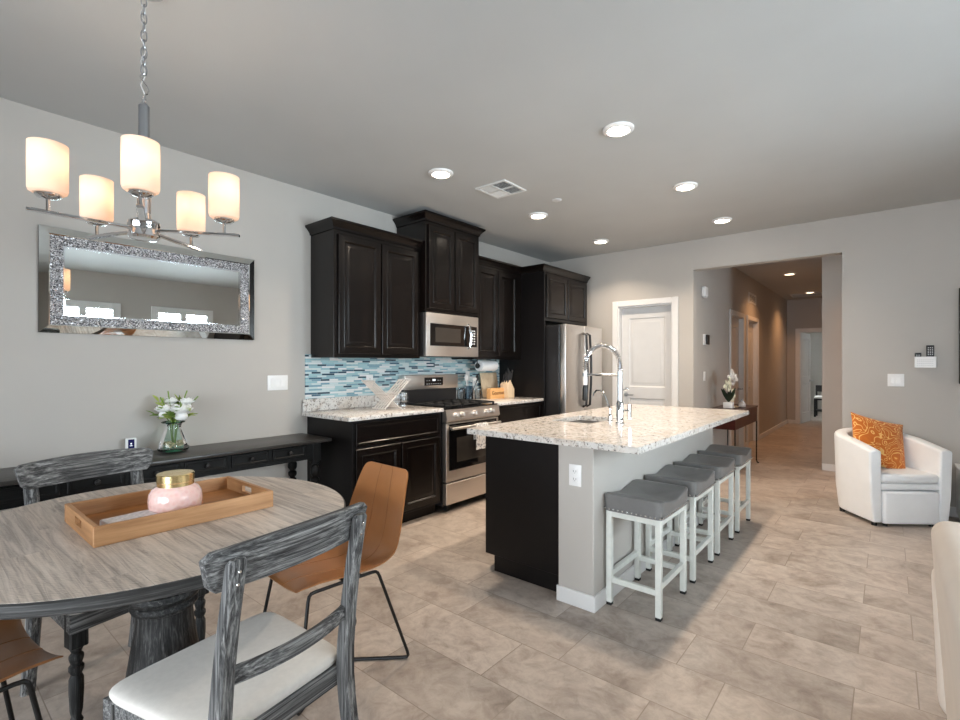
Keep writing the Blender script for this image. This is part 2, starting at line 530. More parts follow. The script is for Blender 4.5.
class MB:
    def __init__(s):
        s.bm = bmesh.new()

    def _merge(s, tb, mat=None):
        if mat is not None:
            bmesh.ops.transform(tb, matrix=mat, verts=tb.verts)
        me = bpy.data.meshes.new('t')
        tb.to_mesh(me)
        tb.free()
        s.bm.from_mesh(me)
        bpy.data.meshes.remove(me)
        return s

    def box(s, x0, x1, y0, y1, z0, z1, bev=0.0, seg=2, mat=None):
        tb = bmesh.new()
        bmesh.ops.create_cube(tb, size=1)
        for v in tb.verts:
            v.co = ((x0 + x1) / 2 + v.co.x * abs(x1 - x0), (y0 + y1) / 2 + v.co.y * abs(y1 - y0), (z0 + z1) / 2 + v.co.z * abs(z1 - z0))
        if bev:
            bmesh.ops.bevel(tb, geom=list(tb.edges), offset=bev, segments=seg, profile=0.5, affect='EDGES')
        return s._merge(tb, mat)

    def lathe(s, prof, c=(0, 0, 0), n=24, cap0=True, cap1=True, axis='z', sq=None):
        tb = bmesh.new()
        rings = []
        for r, z in prof:
            ring = []
            for i in range(n):
                a = 2 * PI * i / n
                if axis == 'z':
                    co = (c[0] + r * math.cos(a), c[1] + r * math.sin(a), c[2] + z)
                elif axis == 'x':
                    co = (c[0] + z, c[1] + r * math.cos(a), c[2] + r * math.sin(a))
                else:
                    co = (c[0] + r * math.cos(a), c[1] + z, c[2] + r * math.sin(a))
                ring.append(tb.verts.new(co))
            rings.append(ring)
        for a, b in zip(rings, rings[1:]):
            for i in range(n):
                tb.faces.new((a[i], a[(i + 1) % n], b[(i + 1) % n], b[i]))
        if cap0:
            tb.faces.new(rings[0][::-1])
        if cap1:
            tb.faces.new(rings[-1])
        bmesh.ops.recalc_face_normals(tb, faces=tb.faces)
        return s._merge(tb)

    def tube(s, pts, r, n=10, closed=False, caps=True, flat=None):
        """round tube along points; r may be a list; flat=(w,h) gives a rectangular bar"""
        pts = [Vector(p) for p in pts]
        N = len(pts)
        tb = bmesh.new()
        rings = []
        up = None
        for i, p in enumerate(pts):
            if closed:
                d = (pts[(i + 1) % N] - pts[i - 1]).normalized()
            else:
                d = (pts[min(i + 1, N - 1)] - pts[max(i - 1, 0)]).normalized()
            if up is None:
                ref = Vector((0, 0, 1)) if abs(d.z) < 0.9 else Vector((1, 0, 0))
                up = (ref - d * ref.dot(d)).normalized()
            else:
                up = (up - d * up.dot(d))
                up.normalize()
            sd = d.cross(up)
            ring = []
            if flat:
                fw, fh = flat
                for a, b in ((-1, -1), (1, -1), (1, 1), (-1, 1)):
                    ring.append(tb.verts.new(p + sd * (a * fw / 2) + up * (b * fh / 2)))
            else:
                rr = r[i] if isinstance(r, (list, tuple)) else r
                for k in range(n):
                    a = 2 * PI * k / n
                    ring.append(tb.verts.new(p + sd * (math.cos(a) * rr) + up * (math.sin(a) * rr)))
            rings.append(ring)
        m = len(rings[0])
        pairs = list(zip(rings, rings[1:])) + ([(rings[-1], rings[0])] if closed else [])
        for a, b in pairs:
            for k in range(m):
                tb.faces.new((a[k], a[(k + 1) % m], b[(k + 1) % m], b[k]))
        if caps and not closed:
            tb.faces.new(rings[0][::-1])
            tb.faces.new(rings[-1])
        bmesh.ops.recalc_face_normals(tb, faces=tb.faces)
        return s._merge(tb)

    def prism(s, poly, z0, z1, mat=None, bev=0.0):
        """polygon in xy extruded in z, then optional matrix"""
        tb = bmesh.new()
        a = [tb.verts.new((x, y, z0)) for x, y in poly]
        b = [tb.verts.new((x, y, z1)) for x, y in poly]
        n = len(poly)
        tb.faces.new(a[::-1])
        tb.faces.new(b)
        for i in range(n):
            tb.faces.new((a[i], a[(i + 1) % n], b[(i + 1) % n], b[i]))
        bmesh.ops.recalc_face_normals(tb, faces=tb.faces)
        if bev:
            bmesh.ops.bevel(tb, geom=list(tb.edges), offset=bev, segments=2, profile=0.5, affect='EDGES')
        return s._merge(tb, mat)

    def panel(s, o, u, v, n, wd, ht, rings):
        """nested rectangles (inset, depth along n) on the rectangle o,u,v"""
        o, u, v, n = Vector(o), Vector(u), Vector(v), Vector(n)
        tb = bmesh.new()
        rr = []
        for ins, dep in rings:
            rr.append([tb.verts.new(o + u * a + v * b + n * dep) for a, b in
                       ((ins, ins), (wd - ins, ins), (wd - ins, ht - ins), (ins, ht - ins))])
        for a, b in zip(rr, rr[1:]):
            for i in range(4):
                tb.faces.new((a[i], a[(i + 1) % 4], b[(i + 1) % 4], b[i]))
        tb.faces.new(rr[-1])
        bmesh.ops.recalc_face_normals(tb, faces=tb.faces)
        # make the front face point along n
        f = tb.faces[-1] if hasattr(tb.faces, '__getitem__') and not tb.faces.ensure_lookup_table() else None
        if f is not None and f.normal.dot(n) < 0:
            bmesh.ops.reverse_faces(tb, faces=tb.faces)
        return s._merge(tb)

    def grid(s, fn, nu, nv, thick=0.0, closed_u=False):
        """surface fn(u,v)->co, optionally thickened along its normal"""
        tb = bmesh.new()
        P = [[Vector(fn(i / (nu if closed_u else nu - 1), j / (nv - 1))) for j in range(nv)] for i in range(nu)]
        V = [[tb.verts.new(p) for p in row] for row in P]
        for i in range(nu if closed_u else nu - 1):
            for j in range(nv - 1):
                tb.faces.new((V[i][j], V[(i + 1) % nu][j], V[(i + 1) % nu][j + 1], V[i][j + 1]))
        if thick:
            bmesh.ops.recalc_face_normals(tb, faces=tb.faces)
            tb.normal_update()
            bmesh.ops.solidify(tb, geom=list(tb.faces), thickness=thick)
        bmesh.ops.recalc_face_normals(tb, faces=tb.faces)
        return s._merge(tb)

    def shell(s, top, bot, nu, nv):
        tb = bmesh.new()
        A = [[tb.verts.new(top(i / (nu - 1), j / (nv - 1))) for j in range(nv)] for i in range(nu)]
        B = [[tb.verts.new(bot(i / (nu - 1), j / (nv - 1))) for j in range(nv)] for i in range(nu)]
        for i in range(nu - 1):
            for j in range(nv - 1):
                tb.faces.new((A[i][j], A[i + 1][j], A[i + 1][j + 1], A[i][j + 1]))
                tb.faces.new((B[i][j], B[i][j + 1], B[i + 1][j + 1], B[i + 1][j]))
        for i in range(nu - 1):
            for j in (0, nv - 1):
                tb.faces.new((A[i][j], A[i + 1][j], B[i + 1][j], B[i][j]))
        for j in range(nv - 1):
            for i in (0, nu - 1):
                tb.faces.new((A[i][j], A[i][j + 1], B[i][j + 1], B[i][j]))
        bmesh.ops.recalc_face_normals(tb, faces=tb.faces)
        return s._merge(tb)

    def ball(s, c, r, sub=2, sc=(1, 1, 1), rot=None):
        tb = bmesh.new()
        bmesh.ops.create_icosphere(tb, subdivisions=sub, radius=r)
        m = Matrix.Translation(c) @ (rot if rot is not None else Matrix()) @ Matrix.Diagonal((*sc, 1))
        return s._merge(tb, m)

    def xf(s, m):
        bmesh.ops.transform(s.bm, matrix=m, verts=s.bm.verts)
        return s

    def build(s, name, mat, parent=None, smooth=True, ang=35, sub=0, label=None):
        me = bpy.data.meshes.new(name)
        s.bm.to_mesh(me)
        s.bm.free()
        me.materials.append(M[mat] if isinstance(mat, str) else mat)
        if smooth:
            for p in me.polygons:
                p.use_smooth = True
            if not sub:
                me.set_sharp_from_angle(angle=R(ang))
        o = bpy.data.objects.new(name, me)
        COL.objects.link(o)
        if parent is not None:
            o.parent = parent
        if sub:
            md = o.modifiers.new('sub', 'SUBSURF')
            md.levels = md.render_levels = sub
        if label:
            o['label'] = label
        return o


def thing(name, label, cat, loc=(0, 0, 0), rz=0, group=None):
    o = bpy.data.objects.new(name, None)
    o.empty_display_size = 0.1
    COL.objects.link(o)
    o.location = loc
    o.rotation_euler = (0, 0, rz)
    o['label'] = label
    o['category'] = cat
    if group:
        o['group'] = group
    return o


def tag(o, label, cat, group=None):
    o['label'] = label
    o['category'] = cat
    if group:
        o['group'] = group
    return o


def struct(name, mb, mat, **kw):
    o = mb.build(name, mat, **kw)
    o['kind'] = 'structure'
    return o


KIDS = {}


def children_of(root):
    return [o for o in COL.objects if o.parent == root]


def dup(root, loc, rz, label, group=None):
    r = root.copy()
    COL.objects.link(r)
    r.location = loc
    r.rotation_euler = (0, 0, rz)
    r['label'] = label
    if group:
        r['group'] = group
    for ch in children_of(root):
        c = ch.copy()
        COL.objects.link(c)
        c.parent = r
        for g in children_of(ch):
            d = g.copy()
            COL.objects.link(d)
            d.parent = c
    return r


def tee(t, x):
    return t


def text_mesh(name, body, size, mat, parent, matrix, extrude=0.001, align='CENTER'):
    cu = bpy.data.curves.new(name, 'FONT')
    cu.body = body
    cu.size = size
    cu.extrude = extrude
    cu.align_x = align
    cu.align_y = 'CENTER'
    tmp = bpy.data.objects.new(name + '_tmp', cu)
    COL.objects.link(tmp)
    dg = bpy.context.evaluated_depsgraph_get()
    me = bpy.data.meshes.new_from_object(tmp.evaluated_get(dg))
    bpy.data.objects.remove(tmp)
    bpy.data.curves.remove(cu)
    me.transform(matrix)
    me.materials.clear()
    me.materials.append(M[mat])
    o = bpy.data.objects.new(name, me)
    COL.objects.link(o)
    o.parent = parent
    return o


# ------------------------------------------------------------------ room shell
XL, XR, YB, YR, H = -3.63, 2.15, 5.87, -2.6, 2.74
T = 0.12
struct('floor', MB().box(-6.0, 3.2, -3.4, 18.0, -0.1, 0.0), 'floor')
struct('ceiling', MB().box(-6.0, 3.2, -3.4, 18.0, H, H + 0.1), 'ceiling')
struct('wall_left', MB().box(XL - T, XL, YR - T, YB + T, 0, H), 'wall')
# back wall: pantry door opening and the hall opening
PX0, PX1, PZ = -2.625, -1.95, 2.04
HX0, HX1, HZ = -1.715, -0.341, 2.40
b = MB()
b.box(XL, PX0, YB, YB + T, 0, H).box(PX0, PX1, YB, YB + T, PZ, H).box(PX1, HX0, YB, YB + T, 0, H)
b.box(HX0, HX1, YB, YB + T, HZ, H).box(HX1, XR + T, YB, YB + T, 0, H)
struct('wall_back', b, 'wall')
# right wall with two windows
WIN = [(1.37, 2.27), (2.75, 3.65)]
WZ0, WZ1 = 0.90, 2.25
b = MB()
b.box(XR, XR + T, YR - T, WIN[0][0], 0, H)
b.box(XR, XR + T, WIN[0][1], WIN[1][0], 0, H)
b.box(XR, XR + T, WIN[1][1], YB + T, 0, H)
for y0, y1 in WIN:
    b.box(XR, XR + T, y0, y1, 0, WZ0).box(XR, XR + T, y0, y1, WZ1, H)
struct('wall_right', b, 'wall')
# rear wall with an unseen wide glass door, added to let fill light in
b = MB()
b.box(XL, -2.55, YR - T, YR, 0, H).box(1.45, XR, YR - T, YR, 0, H).box(-2.55, 1.45, YR - T, YR, 2.2, H)
struct('wall_rear', b, 'wall')

# hallway shell
GX0, GX1, GY0, GY1 = -1.73, -0.631, 7.4, 12.75
b = MB()
D2 = (7.66, 8.42)
D3 = (8.76, 9.52)
DZ = 2.03
b.box(GX0 - T, GX0, YB + T, D2[0], 0, H).box(GX0 - T, GX0, D2[1], D3[0], 0, H).box(GX0 - T, GX0, D3[1], GY1, 0, H)
b.box(GX0 - T, GX0, D2[0], D2[1], DZ, H).box(GX0 - T, GX0, D3[0], D3[1], DZ, H)
struct('wall_hall_left', b, 'wall')
b = MB()
b.box(GX1, 2.27, GY0, GY0 + T, 0, H).box(GX1, GX1 + T, GY0 + T, GY1, 0, H)
struct('wall_hall_right', b, 'wall')
b = MB().box(2.15, 2.27, YB + T, 6.2, 0, H).box(2.15, 2.27, 7.2, GY0, 0, H).box(2.15, 2.27, 6.2, 7.2, 0, 0.7).box(2.15, 2.27, 6.2, 7.2, 2.15, H)
struct('wall_hall_side', b, 'wall')
EX0, EX1 = -1.50, -0.74
b = MB()
b.box(GX0 - T, EX0, GY1, GY1 + T, 0, H).box(EX0, EX1, GY1, GY1 + T, DZ, H).box(EX1, GX1 + T, GY1, GY1 + T, 0, H)
struct('wall_hall_end', b, 'wall')
# bedroom past the hall, window on its left
b = MB()
b.box(-2.9, -2.78, GY1 + T, 14.0, 0, H).box(-2.9, -2.78, 15.2, 16.4, 0, H).box(-2.9, -2.78, 14.0, 15.2, 0, 0.85).box(-2.9, -2.78, 14.0, 15.2, 2.2, H)
b.box(-2.9, 0.6, 16.4, 16.52, 0, H).box(0.5, 0.62, GY1 + T, 16.4, 0, H)
b.box(-2.9, GX0 - T, GY1, GY1 + T, 0, H).box(GX1 + T, 0.62, GY1, GY1 + T, 0, H)
struct('wall_bedroom', b, 'wall')

# baseboards
BH = 0.085


def base(name, *boxes):
    b = MB()
    for q in boxes:
        b.box(*q, 0, BH, 0.004, 1)
    struct(name, b, 'trim')


base('baseboard_left', (XL, XL + 0.014, YR, 2.14))
base('baseboard_back', (-1.88, HX0, YB - 0.014, YB), (HX1, XR, YB - 0.014, YB), (XL + 0.9, PX0 - 0.07, YB - 0.014, YB))
base('baseboard_right', (XR - 0.014, XR, YR, YB))
base('baseboard_hall', (GX0, GX0 + 0.014, YB + T, D2[0] - 0.07), (GX0, GX0 + 0.014, D2[1] + 0.07, D3[0] - 0.07), (GX0, GX0 + 0.014, D3[1] + 0.07, GY1),
     (GX0, EX0 - 0.07, GY1 - 0.014, GY1), (GX1 - 0.0, 2.15, GY0 - 0.014, GY0))

# door casings
CW = 0.07


def casing_y(name, x0, x1, z, y, sgn):
    """casing around an opening in a wall facing -y (sgn -1)"""
    b = MB()
    ya, yb = sorted((y, y + sgn * 0.018))
    b.box(x0 - CW, x0, ya, yb, 0, z + CW, 0.004, 1).box(x1, x1 + CW, ya, yb, 0, z + CW, 0.004, 1).box(x0, x1, ya, yb, z, z + CW, 0.004, 1)
    b.box(x0 - 0.001, x0 + 0.016, y, y + T, 0, z).box(x1 - 0.016, x1 + 0.001, y, y + T, 0, z).box(x0 + 0.016, x1 - 0.016, y, y + T, z - 0.016, z + 0.001)
    return struct(name, b, 'trim')


def casing_x(name, y0, y1, z, x):
    b = MB()
    b.box(x, x + 0.018, y0 - CW, y0, 0, z + CW, 0.004, 1).box(x, x + 0.018, y1, y1 + CW, 0, z + CW, 0.004, 1).box(x, x + 0.018, y0, y1, z, z + CW, 0.004, 1)
    b.box(x - T, x, y0 - 0.001, y0 + 0.016, 0, z).box(x - T, x, y1 - 0.016, y1 + 0.001, 0, z).box(x - T, x, y0 + 0.016, y1 - 0.016, z - 0.016, z + 0.001)
    return struct(name, b, 'trim')


casing_y('trim_1', PX0, PX1, PZ, YB, -1)
casing_x('trim_2', D2[0], D2[1], DZ, GX0)
casing_x('trim_3', D3[0], D3[1], DZ, GX0)
casing_y('trim_4', EX0, EX1, DZ, GY1, -1)


def door_leaf_mb(wd, ht, stile=0.11, lock=0.95, t=0.035):
    """two panel moulded door in local x (width), z (height), front at y=0 facing -y"""
    b = MB()
    zs = [(0.22, lock - 0.06), (lock + 0.08, ht - 0.13)]
    b.box(0, stile, 0, t, 0, ht).box(wd - stile, wd, 0, t, 0, ht)
    b.box(stile, wd - stile, 0, t, 0, zs[0][0]).box(stile, wd - stile, 0, t, zs[0][1], zs[1][0]).box(stile, wd - stile, 0, t, zs[1][1], ht)
    for z0, z1 in zs:
        for yy, n in ((0, (0, -1, 0)), (t, (0, 1, 0))):
            b.panel((stile, yy, z0), (1, 0, 0), (0, 0, 1), n, wd - 2 * stile, z1 - z0,
                    [(0, 0), (0.012, -0.011), (0.03, -0.012), (0.05, -0.003), (0.06, -0.003)])
    return b


def lever(parent, m, mat='nickel'):
    h = MB().lathe([(0.026, 0), (0.026, -0.008), (0.012, -0.012), (0.010, -0.045)], axis='y')
    h.tube([(0, -0.045, 0), (0.03, -0.05, 0), (0.11, -0.05, 0.0)], 0.008)
    h.xf(m)
    return h.build('door_handle', mat, parent)


def place_door(name, wd, ht, mat4, handle_x, stile=0.11):
    o = door_leaf_mb(wd, ht, stile).build(name, 'door')
    o['kind'] = 'structure'
    o.matrix_world = mat4
    lever(o, Matrix.Translation((handle_x, 0, 0.93)))
    return o


place_door('door_1', PX1 - PX0 - 0.036, PZ - 0.022, Matrix.Translation((PX0 + 0.018, YB + 0.075, 0.004)), 0.06, 0.095)
# hall doors, facing +x : local x -> +y, local -y -> +x
rotp = Matrix.Rotation(R(90), 4, 'Z')
place_door('door_2', D2[1] - D2[0] - 0.036, DZ - 0.022, Matrix.Translation((GX0 - 0.05, D2[0] + 0.018, 0.004)) @ rotp, 0.66)
place_door('door_3', D3[1] - D3[0] - 0.036, DZ - 0.022, Matrix.Translation((GX0 - 0.06, D3[0] + 0.018, 0.004)) @ rotp, 0.06)
# bedroom door, opened inwards on its left hinge
place_door('door_4', EX1 - EX0 - 0.036, DZ - 0.022, Matrix.Translation((EX0 + 0.022, GY1 + T - 0.01, 0.006)) @ Matrix.Rotation(R(82), 4, 'Z'), 0.66)


# windows in the right wall with plantation shutters
def window_x(name, y0, y1):
    b = MB()
    fw = 0.075
    xa, xb = XR - 0.025, XR + T
    b.box(xa, xb, y0 - 0.03, y0 + fw, WZ0 - 0.03, WZ1 + 0.03, 0.004, 1).box(xa, xb, y1 - fw, y1 + 0.03, WZ0 - 0.03, WZ1 + 0.03, 0.004, 1)
    b.box(xa, xb, y0 + fw, y1 - fw, WZ1 - fw, WZ1 + 0.03, 0.004, 1).box(xa - 0.02, xb, y0 + fw, y1 - fw, WZ0 - 0.03, WZ0 + fw, 0.004, 1)
    ym = (y0 + y1) / 2
    b.box(xa, XR + 0.04, ym - 0.045, ym + 0.045, WZ0 + fw, WZ1 - fw, 0.004, 1)
    o = struct(name, b, 'trim')
    s = MB()
    z = WZ0 + fw + 0.05
    while z < WZ1 - fw - 0.03:
        for a, c in ((y0 + fw, ym - 0.045), (ym + 0.045, y1 - fw)):
            s.box(-0.032, 0.032, a, c, -0.005, 0.005, mat=Matrix.Translation((XR + 0.03, 0, z)) @ Matrix.Rotation(R(14), 4, 'Y'))
        z += 0.068
    s.build('shutter_louvres', 'trim', o)
    MB().box(XR + 0.085, XR + 0.09, y0 + fw, y1 - fw, WZ0 + fw, WZ1 - fw).build('window_pane', 'glass', o)
    return o


window_x('window_1', *WIN[0])
window_x('window_2', *WIN[1])
b = MB()
for xa in (-2.55, -1.24, 0.06, 1.37):
    b.box(xa, xa + 0.08, YR - T, YR + 0.01, 0, 2.2)
b.box(-2.47, 1.37, YR - T, YR + 0.01, 2.12, 2.2).box(-2.47, 1.37, YR - T, YR + 0.01, 0, 0.06)
o = struct('added_window_3', b, 'trim')  # unseen glass door, added as the opening for the rear fill
MB().box(-2.47, 1.37, YR - 0.07, YR - 0.06, 0.06, 2.12).build('window_pane', 'glass', o)
b = MB()
for q in ((-2.9, -2.76, 14.0, 14.06, 0.85, 2.2), (-2.9, -2.76, 15.14, 15.2, 0.85, 2.2), (-2.9, -2.76, 14.06, 15.14, 2.14, 2.2), (-2.9, -2.76, 14.06, 15.14, 0.85, 0.91), (-2.88, -2.8, 14.58, 14.62, 0.91, 2.14)):
    b.box(*q)
o = struct('window_4', b, 'trim')
MB().box(-2.86, -2.855, 14.06, 15.14, 0.91, 2.14).build('window_pane', 'glass', o)

b = MB()
for q in ((2.14, 2.27, 6.2, 6.26, 0.7, 2.15), (2.14, 2.27, 7.14, 7.2, 0.7, 2.15), (2.14, 2.27, 6.26, 7.14, 2.09, 2.15), (2.14, 2.27, 6.26, 7.14, 0.7, 0.76), (2.18, 2.24, 6.68, 6.72, 0.76, 2.09)):
    b.box(*q)
o = struct('window_5', b, 'trim')
MB().box(2.20, 2.205, 6.26, 7.14, 0.76, 2.09).build('window_pane', 'glass', o)

# tiled backsplash (wall finish)
struct('backsplash', MB().box(XL, XL + 0.01, 2.13, 4.70, 1.02, 1.40), 'mosaic')

# ------------------------------------------------------------------ cabinets
DOOR_RINGS = [(0, -0.02), (0, -0.004), (0.004, 0), (0.048, 0), (0.053, 0.003), (0.058, -0.001), (0.064, -0.010), (0.072, -0.010), (0.094, -0.002), (0.10, -0.002)]
DRAW_RINGS = [(0, -0.02), (0, -0.004), (0.004, 0), (0.026, 0), (0.032, -0.006), (0.036, -0.006)]


def cdoor(parent, x, y0, y1, z0, z1, name='door', rings=DOOR_RINGS, mat='espresso'):
    m = MB().panel((x, y0, z0), (0, 1, 0), (0, 0, 1), (1, 0, 0), y1 - y0, z1 - z0, [(i, d + 0.02) for i, d in rings])
    return m.build(name, mat, parent)


def crown_mb(y0, y1, xf, z, left=True, right=True, hgt=0.075, proj=0.05):
    """simple stepped crown running along the front and the two ends"""
    b = MB()
    prof = [(0.0, 0.0), (0.008, 0.0), (0.012, 0.018), (0.03, 0.042), (0.045, 0.055), (proj, 0.058), (proj, hgt), (0.0, hgt)]
    rings = []
    tb = bmesh.new()
    for p, zz in prof:
        ya = y0 - (p if left else 0)
        yb = y1 + (p if right else 0)
        rings.append([tb.verts.new(c) for c in ((XL + 0.002, ya, z + zz), (xf + p, ya, z + zz), (xf + p, yb, z + zz), (XL + 0.002, yb, z + zz))])
    for a, c in zip(rings, rings[1:]):
        for i in range(4):
            tb.faces.new((a[i], a[(i + 1) % 4], c[(i + 1) % 4], c[i]))
    tb.faces.new(rings[0][::-1])
    tb.faces.new(rings[-1])
    bmesh.ops.recalc_face_normals(tb, faces=tb.faces)
    b._merge(tb)
    return b


def upper(name, label, y0, y1, xf, z0, z1, doors, crown=(True, True), dz=(0.03, 0.03)):
    t = thing(name, label, 'kitchen cabinet', (0, 0, 0))
    MB().box(XL + 0.001, xf, y0 + 0.001, y1 - 0.001, z0, z1 - 0.07, 0.002, 1).build('body', 'espresso', t)
    for a, c in doors:
        cdoor(t, xf, a, c, z0 + dz[0], z1 - 0.07 - dz[1])
    crown_mb(y0 + 0.001, y1 - 0.001, xf, z1 - 0.07, *crown).build('crown_moulding', 'espresso', t, smooth=False)
    return t


CT = 0.935   # kitchen worktop height
Z0U = 1.372
upper('wall_cabinet', 'dark espresso two-door wall cabinet above the drying rack, leftmost of the upper cabinets', 2.18, 3.09, -3.30, Z0U, 2.44,
      [(2.215, 2.628), (2.642, 3.055)], (True, False))
upper('wall_cabinet', 'tallest-mounted dark espresso two-door cabinet directly above the microwave', 3.092, 3.85, -3.23, 1.805, 2.70,
      [(3.122, 3.464), (3.478, 3.82)], (True, True))
upper('wall_cabinet', 'dark espresso two-door wall cabinet above the paper towel roll', 3.852, 4.70, -3.30, Z0U, 2.44,
      [(3.885, 4.235), (4.249, 4.60)], (False, False))

# fridge cabinet with its tall end panel
t = thing('fridge_cabinet', 'dark espresso cabinet with two short doors over the refrigerator and a tall end panel', 'kitchen cabinet')
MB().box(XL + 0.001, -3.00, 4.722, 5.76, 1.815, 2.37, 0.002, 1).build('body', 'espresso', t)
MB().box(XL + 0.001, -2.98, 4.702, 4.722, 0.0, 2.37, 0.002, 1).build('end_panel', 'black_panel', t)
cdoor(t, -3.00, 4.76, 5.232, 1.85, 2.345)
cdoor(t, -3.00, 5.246, 5.72, 1.85, 2.345)
crown_mb(4.702, 5.76, -3.0, 2.37, True, False).build('crown_moulding', 'espresso', t, smooth=False)


def lower(name, label, y0, y1, doors, drawers, zsplit):
    t = thing(name, label, 'kitchen cabinet')
    xf = -3.02
    MB().box(XL + 0.001, xf, y0, y1, 0.10, CT - 0.035, 0.002, 1).box(XL + 0.001, xf - 0.07, y0 + 0.0, y1, 0.0, 0.10).build('body', 'black_panel', t)
    for a, c in doors:
        cdoor(t, xf, a, c, 0.125, zsplit - 0.012)
    for a, c in drawers:
        cdoor(t, xf, a, c, zsplit + 0.004, CT - 0.055, 'drawer', DRAW_RINGS)
    return t


lower('base_cabinet', 'black base cabinet with two doors and one wide drawer, left of the range', 2.15, 3.078,
      [(2.175, 2.605), (2.618, 3.05)], [(2.175, 3.05)], 0.70)
lower('base_cabinet', 'black base cabinet right of the range under the knife block', 3.862, 4.698,
      [(3.89, 4.27), (4.283, 4.67)], [(3.89, 4.67)], 0.70)


def counter(label, y0, y1):
    b = MB().box(XL + 0.001, -2.985, y0, y1, CT - 0.034, CT, 0.006, 2)
    b.box(XL + 0.011, XL + 0.032, y0, y1, CT, CT + 0.10, 0.004, 1)
    return tag(b.build('countertop', 'granite'), label, 'countertop')


counter('speckled white granite countertop with upstand under the drying rack', 2.10, 3.082)
counter('short speckled white granite countertop between range and refrigerator', 3.858, 4.699)

# ------------------------------------------------------------------ microwave
t = thing('microwave', 'stainless over-the-range microwave with black window and curved handle', 'microwave')
y0, y1, z0, z1, xf = 3.097, 3.845, 1.39, 1.797, -3.26
MB().box(XL + 0.002, xf, y0, y1, z0, z1, 0.003, 1).build('case', 'darksteel', t)
d = MB().box(xf, xf + 0.03, y0 + 0.005, y1 - 0.003, z0 + 0.002, z1 - 0.002, 0.004, 2).build('door', 'steel_h', t)
MB().box(xf + 0.03, xf + 0.033, y0 + 0.055, y1 - 0.03, z0 + 0.10, z1 - 0.10, 0.002, 1).build('door_glass', 'blackglass', d)
MB().box(xf + 0.033, xf + 0.0345, y0 + 0.12, y1 - 0.28, z0 + 0.135, z1 - 0.135).build('window', 'greyglass', d)
MB().tube([(xf + 0.033, y1 - 0.17, z0 + 0.085), (xf + 0.06, y1 - 0.17, z0 + 0.10), (xf + 0.072, y1 - 0.165, (z0 + z1) / 2), (xf + 0.06, y1 - 0.17, z1 - 0.10), (xf + 0.033, y1 - 0.17, z1 - 0.085)], 0.012).build('handle', 'chrome', d)
b = MB()
for i in range(6):
    for j in range(2):
        b.box(xf + 0.033, xf + 0.0345, y1 - 0.12 + j * 0.035, y1 - 0.095 + j * 0.035, z0 + 0.125 + i * 0.026, z0 + 0.14 + i * 0.026)
b.build('keypad', 'greyplastic', t)

# ------------------------------------------------------------------ gas range
t = thing('gas_range', 'stainless gas range with black oven door, five knobs and cast iron grates', 'range')
y0, y1 = 3.092, 3.850
xf = -2.985
MB().box(XL + 0.03, xf - 0.03, y0, y1, 0.06, CT - 0.03, 0.002, 1).build('body', 'darksteel', t)
MB().box(XL + 0.03, xf + 0.0, y0, y1, CT - 0.03, CT - 0.008, 0.004, 1).build('cooktop', 'blackglass', t)
for i in range(2):
    for yy in (y0 + 0.07, y1 - 0.07 - 0.04):
        MB().box(XL + 0.1 + i * 0.46, XL + 0.14 + i * 0.46, yy, yy + 0.04, 0, 0.06).build('foot', 'rubber', t)
# backguard
MB().box(XL + 0.035, -3.535, y0 + 0.012, y1 - 0.012, CT - 0.008, 1.075, 0.003, 1).build('backguard_base', 'darksteel', t)
bgd = MB().box(XL + 0.035, -3.515, y0 + 0.006, y1 - 0.006, 1.07, 1.212, 0.006, 2).build('control_panel', 'steel_h', t)
MB().box(-3.515, -3.512, y0 + 0.26, y0 + 0.52, 1.105, 1.185).build('display', 'blackglass', bgd)
for i in range(7):
    MB().box(-3.512, -3.511, y0 + 0.285 + i * 0.031, y0 + 0.303 + i * 0.031, 1.118, 1.124).build('touch_button', 'greyplastic', bgd)
for i in (0, 1, 5, 6):
    MB().box(-3.512, -3.511, y0 + 0.285 + i * 0.031, y0 + 0.303 + i * 0.031, 1.152, 1.157).build('touch_button', 'greyplastic', bgd)
MB().box(-3.512, -3.511, y0 + 0.370, y0 + 0.410, 1.150, 1.168).build('clock_digits', 'screenmark', bgd)
# grates
for k in range(3):
    ga, gb = y0 + 0.02 + k * 0.24, y0 + 0.02 + k * 0.24 + 0.232
    b = MB()
    x0g, x1g = XL + 0.13, xf - 0.02
    zz = CT + 0.018
    for q in ((x0g, x1g, ga, ga + 0.014), (x0g, x1g, gb - 0.014, gb), (x0g, x0g + 0.014, ga, gb), (x1g - 0.014, x1g, ga, gb), (x0g, x1g, (ga + gb) / 2 - 0.006, (ga + gb) / 2 + 0.006)):
        b.box(*q, zz - 0.012, zz, 0.002, 1)
    for f in (0.25, 0.5, 0.75):
        xx = x0g + (x1g - x0g) * f
        b.box(xx - 0.006, xx + 0.006, ga, gb, zz - 0.012, zz, 0.002, 1)
    for xx in (x0g + 0.01, x1g - 0.01):
        for yy in (ga + 0.01, gb - 0.01):
            b.box(xx - 0.007, xx + 0.007, yy - 0.007, yy + 0.007, CT - 0.008, zz - 0.01)
    b.build('grate', 'castiron', t)
for bx_, by_ in ((-3.40, y0 + 0.16), (-3.13, y0 + 0.16), (-3.40, y1 - 0.16), (-3.13, y1 - 0.16), (-3.27, (y0 + y1) / 2)):
    MB().lathe([(0.045, 0), (0.045, 0.008), (0.03, 0.010), (0.03, 0.014)], (bx_, by_, CT - 0.009)).build('burner', 'castiron', t)
